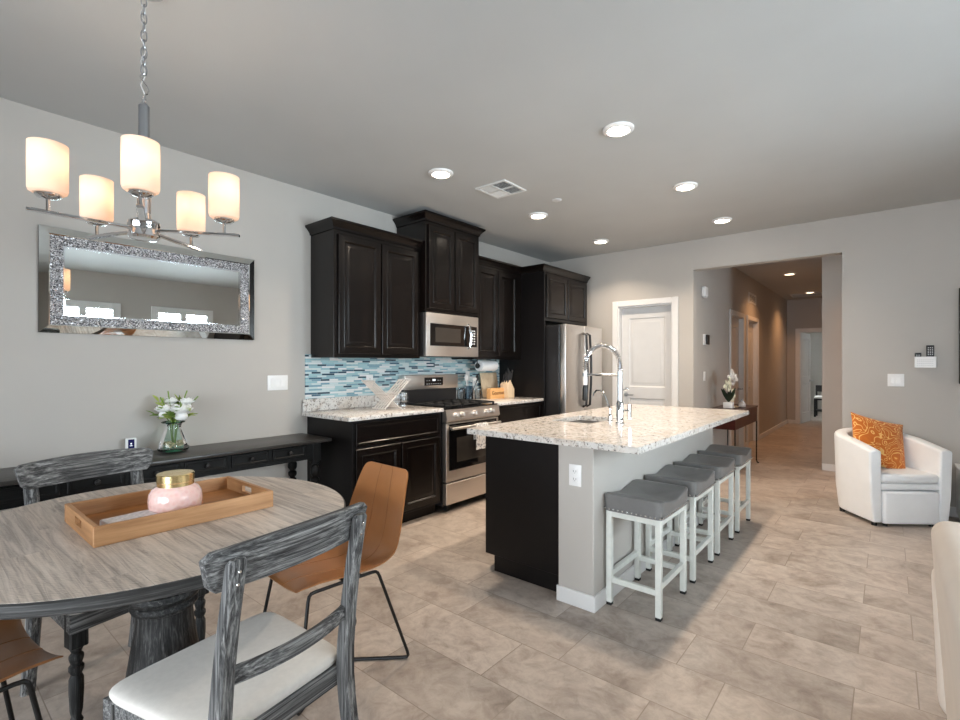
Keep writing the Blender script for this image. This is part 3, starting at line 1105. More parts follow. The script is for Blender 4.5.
# front control strip, sloping
b = MB()
m = Matrix(((0, 0, 0, 0),) * 4)
poly = [(xf - 0.03, CT - 0.13), (xf + 0.012, CT - 0.13), (xf + 0.028, CT - 0.115), (xf + 0.012, CT - 0.022), (xf - 0.03, CT - 0.012)]
tm = Matrix(((1, 0, 0, 0), (0, 0, 1, 0), (0, 1, 0, 0), (0, 0, 0, 1)))
b.prism(poly, y0 + 0.001, y1 - 0.001, tm)
b.build('knob_strip', 'steel_h', t, smooth=False)
for yy in (0.115, 0.20, 0.375, 0.55, 0.635):
    k = MB().lathe([(0.026, 0), (0.026, 0.006), (0.021, 0.010), (0.019, 0.032), (0.016, 0.036)], axis='x', n=20)
    k.box(0.03, 0.042, -0.005, 0.005, -0.018, 0.018, 0.002, 1)
    k.xf(Matrix.Translation((xf + 0.018, y0 + yy, CT - 0.072)) @ Matrix.Rotation(R(-9), 4, 'Y'))
    k.build('knob', 'steel', t)
# oven door
od = MB().box(xf - 0.03, xf + 0.012, y0 + 0.006, y1 - 0.006, 0.275, CT - 0.14, 0.004, 1).build('oven_door', 'steel_h', t)
MB().box(xf + 0.012, xf + 0.015, y0 + 0.04, y1 - 0.04, 0.375, CT - 0.15, 0.002, 1).build('oven_glass', 'blackglass', od)
MB().box(xf + 0.015, xf + 0.016, y0 + 0.14, y1 - 0.14, 0.44, 0.66).build('oven_window', 'greyglass', od)
h = MB().tube([(xf + 0.055, y0 + 0.03, CT - 0.185), (xf + 0.055, y1 - 0.03, CT - 0.185)], 0.013, 12)
for yy in (y0 + 0.06, y1 - 0.06):
    h.tube([(xf + 0.01, yy, CT - 0.185), (xf + 0.055, yy, CT - 0.185)], 0.009)
h.build('oven_handle', 'steel', od)
MB().box(xf - 0.03, xf + 0.012, y0 + 0.006, y1 - 0.006, 0.075, 0.262, 0.004, 1).build('drawer', 'steel_h', t)

# tea towel over the oven handle
hz, hx = CT - 0.185, xf + 0.055


def towel(u, v):
    yy = y0 + 0.345 + u * 0.17
    Ld = 0.20
    s = v * (0.40)
    rip = 0.006 * math.sin(u * 14) * min(1, abs(v - 0.45) * 4)
    if s < 0.13:
        return (hx - 0.018 + rip * 0.3, yy, hz - (0.13 - s))
    if s < 0.18:
        a = (s - 0.13) / 0.05 * PI
        return (hx - 0.018 * math.cos(a), yy, hz + 0.018 * math.sin(a))
    return (hx + 0.018 + 0.003 + rip, yy + (u - 0.5) * 0.01, hz - (s - 0.18))


o = MB().grid(towel, 16, 30, 0.004).build('tea_towel', 'towel')
tag(o, 'white patterned tea towel draped over the oven handle', 'towel')

# ------------------------------------------------------------------ refrigerator
t = thing('refrigerator', 'stainless french-door refrigerator with dark grey sides and tall bar handles', 'refrigerator')
fy0, fy1 = 4.76, 5.66
MB().box(XL + 0.05, -2.82, fy0, fy1, 0.03, 1.76, 0.006, 1).build('case', 'darksteel', t)
ym = (fy0 + fy1) / 2
for i, (a, c) in enumerate(((fy0, ym - 0.003), (ym + 0.003, fy1))):
    d = MB().box(-2.81, -2.74, a, c, 0.68, 1.765, 0.010, 3).build('door', 'steel', t)
    yh = ym - 0.045 if i == 0 else ym + 0.045
    MB().tube([(-2.745, yh, 0.82), (-2.70, yh, 0.84), (-2.685, yh, 1.1), (-2.682, yh, 1.25), (-2.685, yh, 1.4), (-2.70, yh, 1.66), (-2.745, yh, 1.68)], 0.014, 10).build('handle', 'darksteel', d)
d = MB().box(-2.81, -2.74, fy0, fy1, 0.08, 0.67, 0.010, 3).build('freezer_drawer', 'steel', t)
MB().tube([(-2.745, fy0 + 0.1, 0.60), (-2.69, fy0 + 0.12, 0.60), (-2.69, fy1 - 0.12, 0.60), (-2.745, fy1 - 0.1, 0.60)], 0.013).build('handle', 'darksteel', d)
MB().box(XL + 0.1, -2.84, fy0 + 0.02, fy1 - 0.02, 0, 0.08).build('base_grille', 'blackplastic', t)

# ------------------------------------------------------------------ island
t = thing('kitchen_island', 'kitchen island base with black cabinet panel and grey painted half wall', 'kitchen island')
IY0, IY1 = 2.45, 4.70
b = MB().box(-2.00, -1.425, IY0, IY1 - 0.02, 0.10, 0.878, 0.002, 1).box(-1.93, -1.425, IY0 + 0.005, IY1 - 0.04, 0, 0.10)
b.build('cabinet', 'black_panel', t)
MB().box(-1.42, -1.205, 2.385, IY1, 0, 0.878, 0.004, 1).build('half_wall', 'wall', t)
b = MB()
b.box(-1.425, -1.19, 2.371, 2.385, 0, BH, 0.003, 1).box(-1.205, -1.19, 2.385, IY1, 0, BH, 0.003, 1)
b.build('baseboard', 'trim', t)
for a, c in ((2.49, 2.93), (2.95, 3.62), (3.64, 4.08), (4.10, 4.62)):
    m = MB().panel((-2.0, a, 0.125), (0, 1, 0), (0, 0, 1), (-1, 0, 0), c - a, 0.72, [(i, d + 0.02) for i, d in DOOR_RINGS])
    m.build('door', 'espresso', t)

IT = 0.914
SX0, SX1, SY0, SY1 = -1.865, -1.555, 3.03, 3.47
cx0, cx1, cy0, cy1 = -2.04, -0.93, 2.315, 4.775
b = MB()
b.box(cx0, cx1, cy0, SY0, IT - 0.034, IT).box(cx0, cx1, SY1, cy1, IT - 0.034, IT).box(cx0, SX0, SY0, SY1, IT - 0.034, IT).box(SX1, cx1, SY0, SY1, IT - 0.034, IT)
bmesh.ops.remove_doubles(b.bm, verts=b.bm.verts, dist=0.0001)
o = b.build('island_countertop', 'granite', smooth=False)
tag(o, 'large speckled white granite island worktop with overhang above the stools', 'countertop')

t = thing('kitchen_sink', 'stainless undermount sink basin set in the granite island', 'sink', ((SX0 + SX1) / 2, (SY0 + SY1) / 2, IT - 0.034))
hx_, hy_ = (SX1 - SX0) / 2 + 0.008, (SY1 - SY0) / 2 + 0.008
tb = MB()
tb.box(-hx_, hx_, -hy_, hy_, -0.195, -0.19).box(-hx_, -hx_ + 0.007, -hy_, hy_, -0.19, 0).box(hx_ - 0.007, hx_, -hy_, hy_, -0.19, 0)
tb.box(-hx_ + 0.007, hx_ - 0.007, -hy_, -hy_ + 0.007, -0.19, 0).box(-hx_ + 0.007, hx_ - 0.007, hy_ - 0.007, hy_, -0.19, 0)
tb.build('basin', 'steel_h', t)
MB().lathe([(0.045, 0), (0.045, 0.003), (0.03, 0.002)], (0, 0, -0.19)).build('drain', 'chrome', t)

# spring faucet
fx, fy = -1.395, 3.15
t = thing('kitchen_faucet', 'tall chrome spring-neck faucet with pull-down sprayer beside the sink', 'faucet', (fx, fy, IT))
dirx = Vector((-1.72 - fx, 3.22 - fy, 0)).normalized()
reach = 0.30
P = lambda d, z: (dirx.x * d, dirx.y * d, z)
MB().lathe([(0.030, 0), (0.030, 0.006), (0.024, 0.012), (0.024, 0.14), (0.019, 0.15), (0.017, 0.16), (0.017, 0.36), (0.012, 0.365)], n=20).build('body', 'chrome', t)
arc = [P(reach / 2 - reach / 2 * math.cos(a), 0.40 + 0.135 * math.sin(a)) for a in [PI * i / 28 for i in range(29)]]
neck = [P(0, 0.36)] + arc + [P(reach, 0.36)]
MB().tube(neck, 0.007, 8).build('hose', 'nickel', t)
# spring coil round the neck
sp = []
NP = [Vector(p) for p in neck]
L = [0]
for a, c in zip(NP, NP[1:]):
    L.append(L[-1] + (c - a).length)
turns, step = 36, 10
side = Vector((-dirx.y, dirx.x, 0))
for i in range(turns * step + 1):
    s_ = L[-1] * i / (turns * step)
    k = 0
    while k < len(L) - 2 and L[k + 1] < s_:
        k += 1
    f = (s_ - L[k]) / max(1e-6, L[k + 1] - L[k])
    p = NP[k].lerp(NP[k + 1], f)
    d = (NP[k + 1] - NP[k]).normalized()
    n2 = d.cross(side)
    a = 2 * PI * i / step
    sp.append(p + side * (math.cos(a) * 0.0155) + n2 * (math.sin(a) * 0.0155))
MB().tube(sp, 0.0036, 6).build('spring', 'chrome', t)
MB().tube([P(0, 0.33), P(reach, 0.33)], 0.009).lathe([(0.019, -0.012), (0.019, 0.012)], P(reach, 0.33)).build('support_arm', 'chrome', t)
q = P(reach, 0)
MB().lathe([(0.012, 0.36), (0.016, 0.34), (0.017, 0.26), (0.013, 0.25)], (q[0], q[1], 0)).build('spray_handle', 'whiteplastic', t)
MB().lathe([(0.014, 0.255), (0.019, 0.22), (0.020, 0.15), (0.017, 0.14)], (q[0], q[1], 0)).build('spray_head', 'blackplastic', t)
MB().tube([(0, 0, 0.085), (0.045, 0.055, 0.09)], 0.011).tube([(0.045, 0.055, 0.03), (0.045, 0.055, 0.13)], 0.013).build('lever', 'chrome', t)
MB().tube([(0, 0, 0.22), (0.03, 0.035, 0.235)], 0.007).ball((0.033, 0.038, 0.237), 0.011).build('spray_hook', 'chrome', t)
# filtered water tap
t = thing('filter_tap', 'small chrome gooseneck filtered water tap left of the main faucet', 'faucet', (-1.505, 3.235, IT))
MB().lathe([(0.018, 0), (0.018, 0.005), (0.012, 0.01), (0.012, 0.04), (0.008, 0.05)]).build('base', 'chrome', t)
MB().tube([(0, 0, 0.045), (0, 0, 0.09), (-0.035, 0.01, 0.16), (-0.06, 0.02, 0.2), (-0.09, 0.03, 0.214), (-0.125, 0.04, 0.212), (-0.145, 0.045, 0.195), (-0.15, 0.046, 0.17)], 0.007).build('spout', 'chrome', t)
MB().tube([(0, 0, 0.05), (0.012, -0.03, 0.055)], 0.005).build('lever', 'blackplastic', t)


# outlets and switches
def plate(name, label, cat, mat4, wd, ht, gangs, kind):
    """plate lies in local xz, facing -y"""
    t = thing(name, label, cat)
    t.matrix_world = mat4
    MB().box(-wd / 2, wd / 2, -0.006, 0, -ht / 2, ht / 2, 0.003, 2).build('plate', 'whiteplastic', t)
    for g in range(gangs):
        x = (g - (gangs - 1) / 2) * 0.046
        if kind == 'switch':
            MB().box(x - 0.016, x + 0.016, -0.010, -0.005, -0.033, 0.033, 0.002, 1).build('rocker', 'whiteplastic', t)
        else:
            for zz in (-0.021, 0.021):
                f = MB().box(x - 0.017, x + 0.017, -0.008, -0.005, zz - 0.015, zz + 0.015, 0.003, 2).build('socket', 'whiteplastic', t)
                MB().box(x - 0.008, x - 0.006, -0.0086, -0.007, zz - 0.003, zz + 0.007).box(x + 0.006, x + 0.008, -0.0086, -0.007, zz - 0.003, zz + 0.007).lathe([(0.002, -0.0086), (0.002, -0.007)], (x, 0, zz - 0.008), 8, axis='y').build('slots', 'blackplastic', f)
    return t


FX = Matrix.Rotation(R(90), 4, 'Z')      # facing +x
plate('light_switch', 'white three-rocker switch plate on the left wall beside the wall cabinets', 'light switch', Matrix.Translation((XL, 1.90, 1.175)) @ FX, 0.163, 0.115, 3, 'switch')
plate('power_outlet', 'white outlet on the blue mosaic backsplash behind the drying rack', 'outlet', Matrix.Translation((XL + 0.01, 2.765, 1.165)) @ FX, 0.075, 0.115, 1, 'outlet')
plate('power_outlet', 'white outlet on the end of the grey island half wall', 'outlet', Matrix.Translation((-1.312, 2.385, 0.712)), 0.075, 0.118, 1, 'outlet')
plate('light_switch', 'white double rocker switch plate on the back wall above the orange cushion', 'light switch', Matrix.Translation((0.055, YB, 1.172)), 0.117, 0.115, 2, 'switch')
plate('light_switch', 'single white switch on the hall wall below the black doorbell panel', 'light switch', Matrix.Translation((GX0, 6.36, 1.17)) @ FX, 0.075, 0.115, 1, 'switch')
t = thing('door_chime', 'white door chime box high on the hall wall inside the opening', 'door chime', (GX0, 6.30, 2.18))
MB().box(0, 0.05, -0.06, 0.06, -0.04, 0.075, 0.012, 3).build('case', 'whiteplastic', t)
MB().box(0.002, 0.046, -0.045, 0.045, -0.058, -0.04, 0.006, 2).build('grille', 'greyplastic', t)
t = thing('thermostat', 'small white wall control with a black face on the hall wall', 'thermostat', (GX0, 6.425, 1.62))
MB().box(0, 0.012, -0.12, 0.06, -0.065, 0.065, 0.004, 2).build('case', 'whiteplastic', t)
MB().box(0.012, 0.035, -0.05, 0.055, -0.06, 0.06, 0.005, 2).build('screen', 'blackplastic', t)


# vents
def vent(name, label, mat4, wd, ht, slats, cross=False):
    """in local xy plane facing -z"""
    t = thing(name, label, 'air vent')
    t.matrix_world = mat4
    fw = 0.022
    MB().box(-wd / 2, wd / 2, -ht / 2, -ht / 2 + fw, -0.010, 0, 0.002, 1).box(-wd / 2, wd / 2, ht / 2 - fw, ht / 2, -0.010, 0, 0.002, 1).box(-wd / 2, -wd / 2 + fw, -ht / 2 + fw, ht / 2 - fw, -0.010, 0, 0.002, 1).box(wd / 2 - fw, wd / 2, -ht / 2 + fw, ht / 2 - fw, -0.010, 0, 0.002, 1).build('frame', 'ventwhite', t)
    MB().box(-wd / 2 + fw, wd / 2 - fw, -ht / 2 + fw, ht / 2 - fw, -0.002, 0).build('backing', 'ventdark', t)
    a, c = -ht / 2 + fw, ht / 2 - fw
    n = slats
    if not cross:
        for i in range(n):
            y = a + (c - a) * (i + 0.5) / n
            MB().box(-wd / 2 + fw, wd / 2 - fw, -0.006, 0.006, -0.0008, 0.0008, mat=Matrix.Translation((0, y, -0.006)) @ Matrix.Rotation(R(35), 4, 'X')).build('slat', 'ventwhite', t)
    else:
        MB().box(-0.006, 0.006, a, c, -0.010, -0.002).box(a, c, -0.006, 0.006, -0.010, -0.002).build('cross_bar', 'ventwhite', t)
        for qx in (-1, 1):
            for qy in (-1, 1):
                lo, hi = 0.012, c - 0.004
                for i in range(n):
                    p = lo + (hi - lo) * (i + 0.5) / n
                    if qx * qy > 0:
                        mm = Matrix.Translation((qx * (lo + hi) / 2, qy * p, -0.006)) @ Matrix.Rotation(R(35 * qy), 4, 'X')
                        MB().box(-(hi - lo) / 2, (hi - lo) / 2, -0.005, 0.005, -0.0008, 0.0008, mat=mm).build('slat', 'ventwhite', t)
                    else:
                        mm = Matrix.Translation((qx * p, qy * (lo + hi) / 2, -0.006)) @ Matrix.Rotation(R(35 * qx), 4, 'Y')
                        MB().box(-0.005, 0.005, -(hi - lo) / 2, (hi - lo) / 2, -0.0008, 0.0008, mat=mm).build('slat', 'ventwhite', t)
    return t


vent('ceiling_vent', 'square four-way white air vent on the kitchen ceiling', Matrix.Translation((-2.41, 3.15, H)), 0.30, 0.30, 6, True)
vent('wall_vent', 'white louvred return vent high on the hall wall above the doors', Matrix.Translation((GX0, 9.12, 2.40)) @ Matrix.Rotation(R(-90), 4, 'Y') @ Matrix.Rotation(R(90), 4, 'Z'), 0.56, 0.17, 6)
vent('ceiling_vent', 'large white return air vent on the hallway ceiling', Matrix.Translation((-1.2, 12.0, H)), 0.7, 0.5, 12)
t = thing('sprinkler_cover', 'small round white sprinkler cover on the ceiling beside the square vent', 'sprinkler', (-2.2, 3.67, H))
MB().lathe([(0.042, 0), (0.042, -0.006), (0.034, -0.010), (0.012, -0.012)], n=24).build('cover', 'greyplastic', t)

# ------------------------------------------------------------------ recessed lights
DL = ['largest, nearest the camera', 'above the left end of the wall cabinets, first from the left', 'second along the row over the stools',
      'just beyond the square vent and the sprinkler cover', 'third along the row over the stools, nearest the hall opening', 'over the refrigerator, nearest the back left corner']


def downlight(name, label, x, y, lens, group, power, col):
    t = thing(name, label, 'ceiling light', (x, y, H), 0, group)
    MB().lathe([(0.092, 0), (0.092, -0.008), (0.080, -0.016), (0.066, -0.017), (0.064, -0.010)], n=32, cap1=False).build('trim_ring', 'whiteplastic', t)
    MB().lathe([(0.064, -0.009), (0.064, -0.0115), (0.03, -0.013), (0.001, -0.0135)], n=24, cap0=False).build('lens', lens, t)
    l = bpy.data.lights.new(name + '_light', 'AREA')
    l.shape = 'DISK'
    l.size = 0.11
    l.spread = R(125)
    l.energy = power
    l.color = col
    lo = bpy.data.objects.new(name + '_light', l)
    COL.objects.link(lo)
    lo.location = (x, y, H - 0.02)


for (x, y), d in zip(DOWN, DL):
    downlight('recessed_light', 'round recessed ceiling light, ' + d, x, y, 'lens', 'recessed lights in the kitchen ceiling', DOWN_P, WARM)
for (x, y), d in zip(HALL_DOWN, ('nearer one in the hallway ceiling', 'farther one in the hallway ceiling')):
    downlight('recessed_light', 'warm round recessed light, ' + d, x, y, 'hall_lens', 'recessed lights in the hallway ceiling', HALL_P, HALLW)

downlight('recessed_light', 'warm round recessed light in the side passage off the hallway', 0.35, 6.75, 'hall_lens', 'recessed lights in the hallway ceiling', 9, HALLW)

# ------------------------------------------------------------------ chandelier
CX, CY, CZ = -2.155, 0.602, 1.787
t = thing('chandelier', 'chrome five-arm chandelier with frosted white cylinder shades hanging by a chain', 'chandelier', (CX, CY, CZ))
ZA = 0.04
MB().lathe([(0.012, 0.0), (0.045, 0.004), (0.052, 0.012), (0.052, 0.026), (0.05, 0.03), (0.05, 0.048), (0.052, 0.052), (0.052, 0.066), (0.04, 0.075), (0.024, 0.08), (0.022, 0.10)], n=28).build('hub', 'chrome', t)
MB().lathe([(0.022, 0.09), (0.022, 0.22), (0.018, 0.225), (0.018, 0.505), (0.010, 0.515)], n=20).build('column', 'nickel', t)
rt = [(0.017 * math.cos(a), 0, 0.53 + 0.017 * math.sin(a)) for a in [2 * PI * i / 20 for i in range(20)]]
MB().tube(rt, 0.003, 8, closed=True).build('loop', 'chrome', t)
MB().tube([(0, 0, 0.548), (0.0, 0.010, 0.556), (0, 0.016, 0.57), (0, 0.008, 0.588), (0, -0.004, 0.60), (0, -0.012, 0.612), (0, -0.006, 0.626), (0, 0.004, 0.628)], 0.0028, 8).build('hook', 'chrome', t)
z = 0.622
k = 0
b = MB()
while z < 0.91:
    pts = []
    for i in range(18):
        a = 2 * PI * i / 18
        u_, v_ = 0.0095 * math.cos(a), 0.019 * math.sin(a)
        v_ = math.copysign(min(abs(v_) * 1.25, 0.019), v_)
        pts.append((u_, 0, z + 0.019 + v_) if k % 2 else (0, u_, z + 0.019 + v_))
    b.tube(pts, 0.0021, 6, closed=True)
    z += 0.0325
    k += 1
o = b.build('chain', 'nickel', t)
MB().lathe([(0.065, 0.953), (0.065, 0.946), (0.05, 0.940), (0.012, 0.935), (0.010, 0.928)], n=28).build('canopy', 'chrome', t)
cp = []
for i in range(40):
    zz = 0.10 + i * 0.02
    cp.append((-0.028 * math.exp(-((zz - 0.42) / 0.12) ** 2) - 0.012 + 0.006 * math.sin(zz * 40), 0.012 * math.cos(zz * 40), zz + 0.02))
cord = [p for p in cp if p[2] > 0.49 or p[2] < 0.49]
MB().tube([(-0.030, -0.01, 0.38)] + [(-0.028 + 0.018 * min(1, (zz - 0.38) / 0.15) + 0.007 * math.sin(zz * 70), 0.007 * math.cos(zz * 70), zz) for zz in [0.40 + 0.0125 * i for i in range(41)]], 0.0022, 6).build('cord', 'greyplastic', t)
ANG0 = R(-129.3) + CAM_YAW      # camera space angles turned into room angles
SHR, SHH = 0.054, 0.166
for i in range(5):
    a = ANG0 + i * R(72)
    ca, sa = math.cos(a), math.sin(a)
    mr = Matrix.Rotation(a, 4, 'Z')
    arm = MB().box(0.045, 0.330, -0.011, 0.011, 0.034, 0.044, 0.0015, 1).xf(mr).build('arm', 'chrome', t)
    r0 = 0.275
    MB().lathe([(0.006, 0.042), (0.006, 0.082), (0.030, 0.088), (0.036, 0.094), (0.036, 0.104), (0.028, 0.106)], (r0 * ca, r0 * sa, 0), n=20).build('shade_holder', 'chrome', arm)
    sh = MB()
    zb = 0.100
    prof = [(0.026, zb + 0.003), (SHR - 0.012, zb), (SHR - 0.003, zb + 0.006), (SHR, zb + 0.016), (SHR, zb + SHH), (SHR - 0.005, zb + SHH), (SHR - 0.005, zb + 0.018), (SHR - 0.014, zb + 0.008), (0.026, zb + 0.008)]
    sh.lathe(prof, (r0 * ca, r0 * sa, 0), n=36, cap0=False, cap1=False)
    s_ = sh.build('shade', 'shade', t)
    MB().lathe([(0.010, zb + 0.0), (0.012, zb + 0.03), (0.02, zb + 0.055), (0.024, zb + 0.075), (0.018, zb + 0.098), (0.004, zb + 0.105)], (r0 * ca, r0 * sa, 0), n=16).build('bulb', 'bulb', s_)
    l = bpy.data.lights.new('chandelier_bulb_light', 'POINT')
    l.energy = CHAND_P
    l.color = (1, 0.82, 0.64)
    l.shadow_soft_size = 0.03
    lo = bpy.data.objects.new('chandelier_bulb_light', l)
    COL.objects.link(lo)
    lo.location = (CX + r0 * ca, CY + r0 * sa, CZ + zb + 0.10)

# ------------------------------------------------------------------ wall mirror
t = thing('wall_mirror', 'wide wall mirror with a glittering crystal band round the glass, above the console table', 'mirror', (XL, 1.11, 1.795))
W_, H_ = 0.60, 0.298


def rect_ring(mb, w0, h0, x0, w1, h1, x1):
    tb = bmesh.new()
    A = [tb.verts.new((x0, s * w0, q * h0)) for s, q in ((-1, -1), (1, -1), (1, 1), (-1, 1))]
    B = [tb.verts.new((x1, s * w1, q * h1)) for s, q in ((-1, -1), (1, -1), (1, 1), (-1, 1))]
    for i in range(4):
        tb.faces.new((A[i], A[(i + 1) % 4], B[(i + 1) % 4], B[i]))
    bmesh.ops.recalc_face_normals(tb, faces=tb.faces)
    if sum((f.normal.x for f in tb.faces)) < 0:
        bmesh.ops.reverse_faces(tb, faces=tb.faces)
    mb._merge(tb)


MB().box(0.001, 0.014, -W_, W_, -H_, H_).build('backing', 'blackplastic', t)
b = MB()
rect_ring(b, W_, H_, 0.001, W_, H_, 0.018)
rect_ring(b, W_, H_, 0.018, W_ - 0.040, H_ - 0.040, 0.031)
rect_ring(b, W_ - 0.040, H_ - 0.040, 0.031, W_ - 0.045, H_ - 0.045, 0.0285)
b.build('outer_frame', 'mirror', t, smooth=False)
b = MB()
rect_ring(b, W_ - 0.045, H_ - 0.045, 0.0285, W_ - 0.105, H_ - 0.1, 0.0225)
b.build('crystal_band', 'crystal', t, smooth=False)
b = MB()
rect_ring(b, W_ - 0.105, H_ - 0.1, 0.0265, W_ - 0.112, H_ - 0.107, 0.0265)
rect_ring(b, W_ - 0.112, H_ - 0.107, 0.0265, W_ - 0.112, H_ - 0.107, 0.018)
rect_ring(b, W_ - 0.105, H_ - 0.1, 0.0215, W_ - 0.105, H_ - 0.1, 0.0265)
b.build('inner_bead', 'chrome', t, smooth=False)
MB().box(0.014, 0.0185, -W_ + 0.10, W_ - 0.10, -H_ + 0.095, H_ - 0.095).build('mirror_glass', 'mirror', t, smooth=False)

# ------------------------------------------------------------------ console table along the left wall
TURN = [(0.026, 0.0), (0.026, 0.01), (0.018, 0.02), (0.022, 0.05), (0.030, 0.075), (0.020, 0.10), (0.022, 0.115), (0.020, 0.12), (0.026, 0.20), (0.030, 0.28), (0.024, 0.36), (0.018, 0.385),
        (0.030, 0.40), (0.030, 0.425), (0.018, 0.435), (0.032, 0.455), (0.032, 0.475), (0.018, 0.487), (0.033, 0.51), (0.034, 0.54), (0.026, 0.565), (0.018, 0.575), (0.03, 0.585), (0.03, 0.60)]
t = thing('console_table', 'long narrow black console table with turned legs and a row of drawers under the mirror', 'console table', (XL + 0.21, 1.03, 0))
CH = 0.765
X0, X1 = -0.205, 0.205
L0, L1 = -1.10, 1.075
MB().box(X0, X1 + 0.01, L0, L1, CH - 0.024, CH, 0.006, 2).build('top', 'blacktop', t)
MB().box(X0 + 0.03, X1 - 0.02, L0 + 0.09, L1 - 0.085, 0.625, CH - 0.024, 0.002, 1).build('apron', 'blackwood_y', t)
for i in range(7):
    yb = 1.90 - 1.03 - i * 0.2725
    ya = yb - 0.245
    d = MB().panel((X1 - 0.02, ya, 0.655), (0, 1, 0), (0, 0, 1), (1, 0, 0), yb - ya, 0.078, [(0, 0), (0, 0.008), (0.004, 0.011), (0.014, 0.011), (0.018, 0.007), (0.02, 0.007)]).build('drawer', 'blackwood_y', t)
    MB().lathe([(0.006, 0.007), (0.006, 0.018), (0.014, 0.024), (0.013, 0.032), (0.006, 0.036)], (X1 - 0.02, (ya + yb) / 2, 0.694), n=14, axis='x').build('knob', 'blackmetal', d)
for xx in (X0 + 0.045, X1 - 0.045):
    for yy in (L0 + 0.12, L1 - 0.11):
        MB().lathe(TURN, (xx, yy, 0), n=18).box(xx - 0.032, xx + 0.032, yy - 0.032, yy + 0.032, 0.598, CH - 0.024, 0.003, 1).build('leg', 'blackwood_z', t)

# vase of flowers
t = thing('flower_vase', 'pale green glass vase of white flowers on the black console table', 'vase', (-3.49, 1.135, CH))
t.scale = (1.12, 1.12, 1.1)
pr = [(0.060, 0.0), (0.074, 0.006), (0.079, 0.025), (0.076, 0.05), (0.062, 0.09), (0.047, 0.125), (0.042, 0.145), (0.046, 0.16), (0.055, 0.17)]
MB().lathe(pr, n=32, cap0=False, cap1=False).build('vase', 'greenglass', t)
MB().lathe([(0.02, 0.002), (0.059, 0.001), (0.074, 0.007), (0.0785, 0.020), (0.074, 0.022), (0.02, 0.018)], n=32).build('vase_base', 'deepgreen', t)
rt = [(0.055 * math.cos(a), 0.055 * math.sin(a), 0.17) for a in [2 * PI * i / 28 for i in range(28)]]
MB().tube(rt, 0.004, 6, closed=True).build('vase_rim', 'deepgreen', t)
b = MB()
rnd = random.Random(3)
for i in range(70):
    a, r = rnd.uniform(0, 2 * PI), 0.062 * math.sqrt(rnd.random())
    b.ball((r * math.cos(a), r * math.sin(a), 0.030 + rnd.random() * 0.028), 0.009, 1, (1, rnd.uniform(0.7, 1), 0.7))
o = b.build('pebbles', 'pebble', t)
o['kind'] = 'stuff'


def petal_ball(mb, c, r, n=16, seed=0):
    rn = random.Random(seed)
    for layer, (rr, k) in enumerate(((0.35, 5), (0.7, 7), (1.0, 9))):
        for i in range(k):
            a = 2 * PI * i / k + layer * 0.4 + rn.uniform(-0.1, 0.1)
            tilt = 0.25 + 0.8 * rr
            m = Matrix.Translation(c) @ Matrix.Rotation(a, 4, 'Z') @ Matrix.Rotation(tilt, 4, 'Y') @ Matrix.Translation((0, 0, r * 0.75))
            mb.ball((0, 0, 0), 1.0, 2, (0.10 * r * 1.4, r * 0.52, r * 0.62), None)
            vs = mb.bm.verts[:] if False else None
            mb_last(mb, m)


def mb_last(mb, m):
    """transform the last icosphere (42 or 162 verts) that was merged"""
    mb.bm.verts.ensure_lookup_table()
    n = 162 if False else LASTN[0]
    for v in mb.bm.verts[-n:]:
        v.co = m @ v.co


LASTN = [42]
_tb = bmesh.new()
bmesh.ops.create_icosphere(_tb, subdivisions=2, radius=1)
LASTN[0] = len(_tb.verts)
_tb.free()


def leaf(mb, p, d, length, width, curl=0.3):
    p, d = Vector(p), Vector(d).normalized()
    ref = Vector((0, 0, 1)) if abs(d.z) < 0.8 else Vector((0, 1, 0))
    s_ = d.cross(ref).normalized()
    u_ = s_.cross(d)

    def fn(u, v):
        wv = width * math.sin(PI * min(0.98, max(0.03, v))) ** 0.8
        return p + d * (length * v) + s_ * ((u - 0.5) * wv) + u_ * (abs(u - 0.5) * wv * 0.4 - curl * length * v * v * 0.4)
    mb.grid(fn, 5, 7, 0.0008)


fl = [((0.01, -0.05, 0.225), 0.036), ((0.06, 0.02, 0.215), 0.046), ((0.015, 0.065, 0.265), 0.032), ((-0.04, 0.0, 0.27), 0.030)]
for i, (c, r) in enumerate(fl):
    b = MB()
    petal_ball(b, c, r * 1.12, seed=i)
    b.ball(c, r * 0.62, 2)
    b.ball((c[0], c[1], c[2] - r * 0.25), r * 0.75, 2, (1, 1, 0.7))
    o = b.build('flower', 'petal', t)
    MB().tube([(c[0] * 0.1, c[1] * 0.1, 0.04), (c[0] * 0.4, c[1] * 0.35, 0.17), (c[0], c[1], c[2] - 0.01)], 0.003, 6).build('stem', 'stem', t)
rnd = random.Random(11)
for i in range(17):
    a = 2 * PI * i / 17 + rnd.uniform(-0.2, 0.2)
    el = rnd.uniform(0.0, 1.1)
    d = (math.cos(a) * math.cos(el), math.sin(a) * math.cos(el), math.sin(el))
    tip = Vector((0, 0, 0.185)) + Vector(d) * rnd.uniform(0.08, 0.135)
    b = MB()
    b.tube([(0, 0, 0.15), Vector((0, 0, 0.185)) + Vector(d) * 0.04, tip], 0.002, 5)
    for j in range(7):
        f = 0.3 + 0.7 * j / 6
        q = Vector((0, 0, 0.185)).lerp(tip, f)
        dd = Vector(d) + Vector((rnd.uniform(-0.8, 0.8), rnd.uniform(-0.8, 0.8), rnd.uniform(-0.5, 0.8)))
        leaf(b, q, dd, rnd.uniform(0.035, 0.055), 0.024)
    b.build('leaf_sprig', 'leaflight' if i % 2 else 'leaf', t)
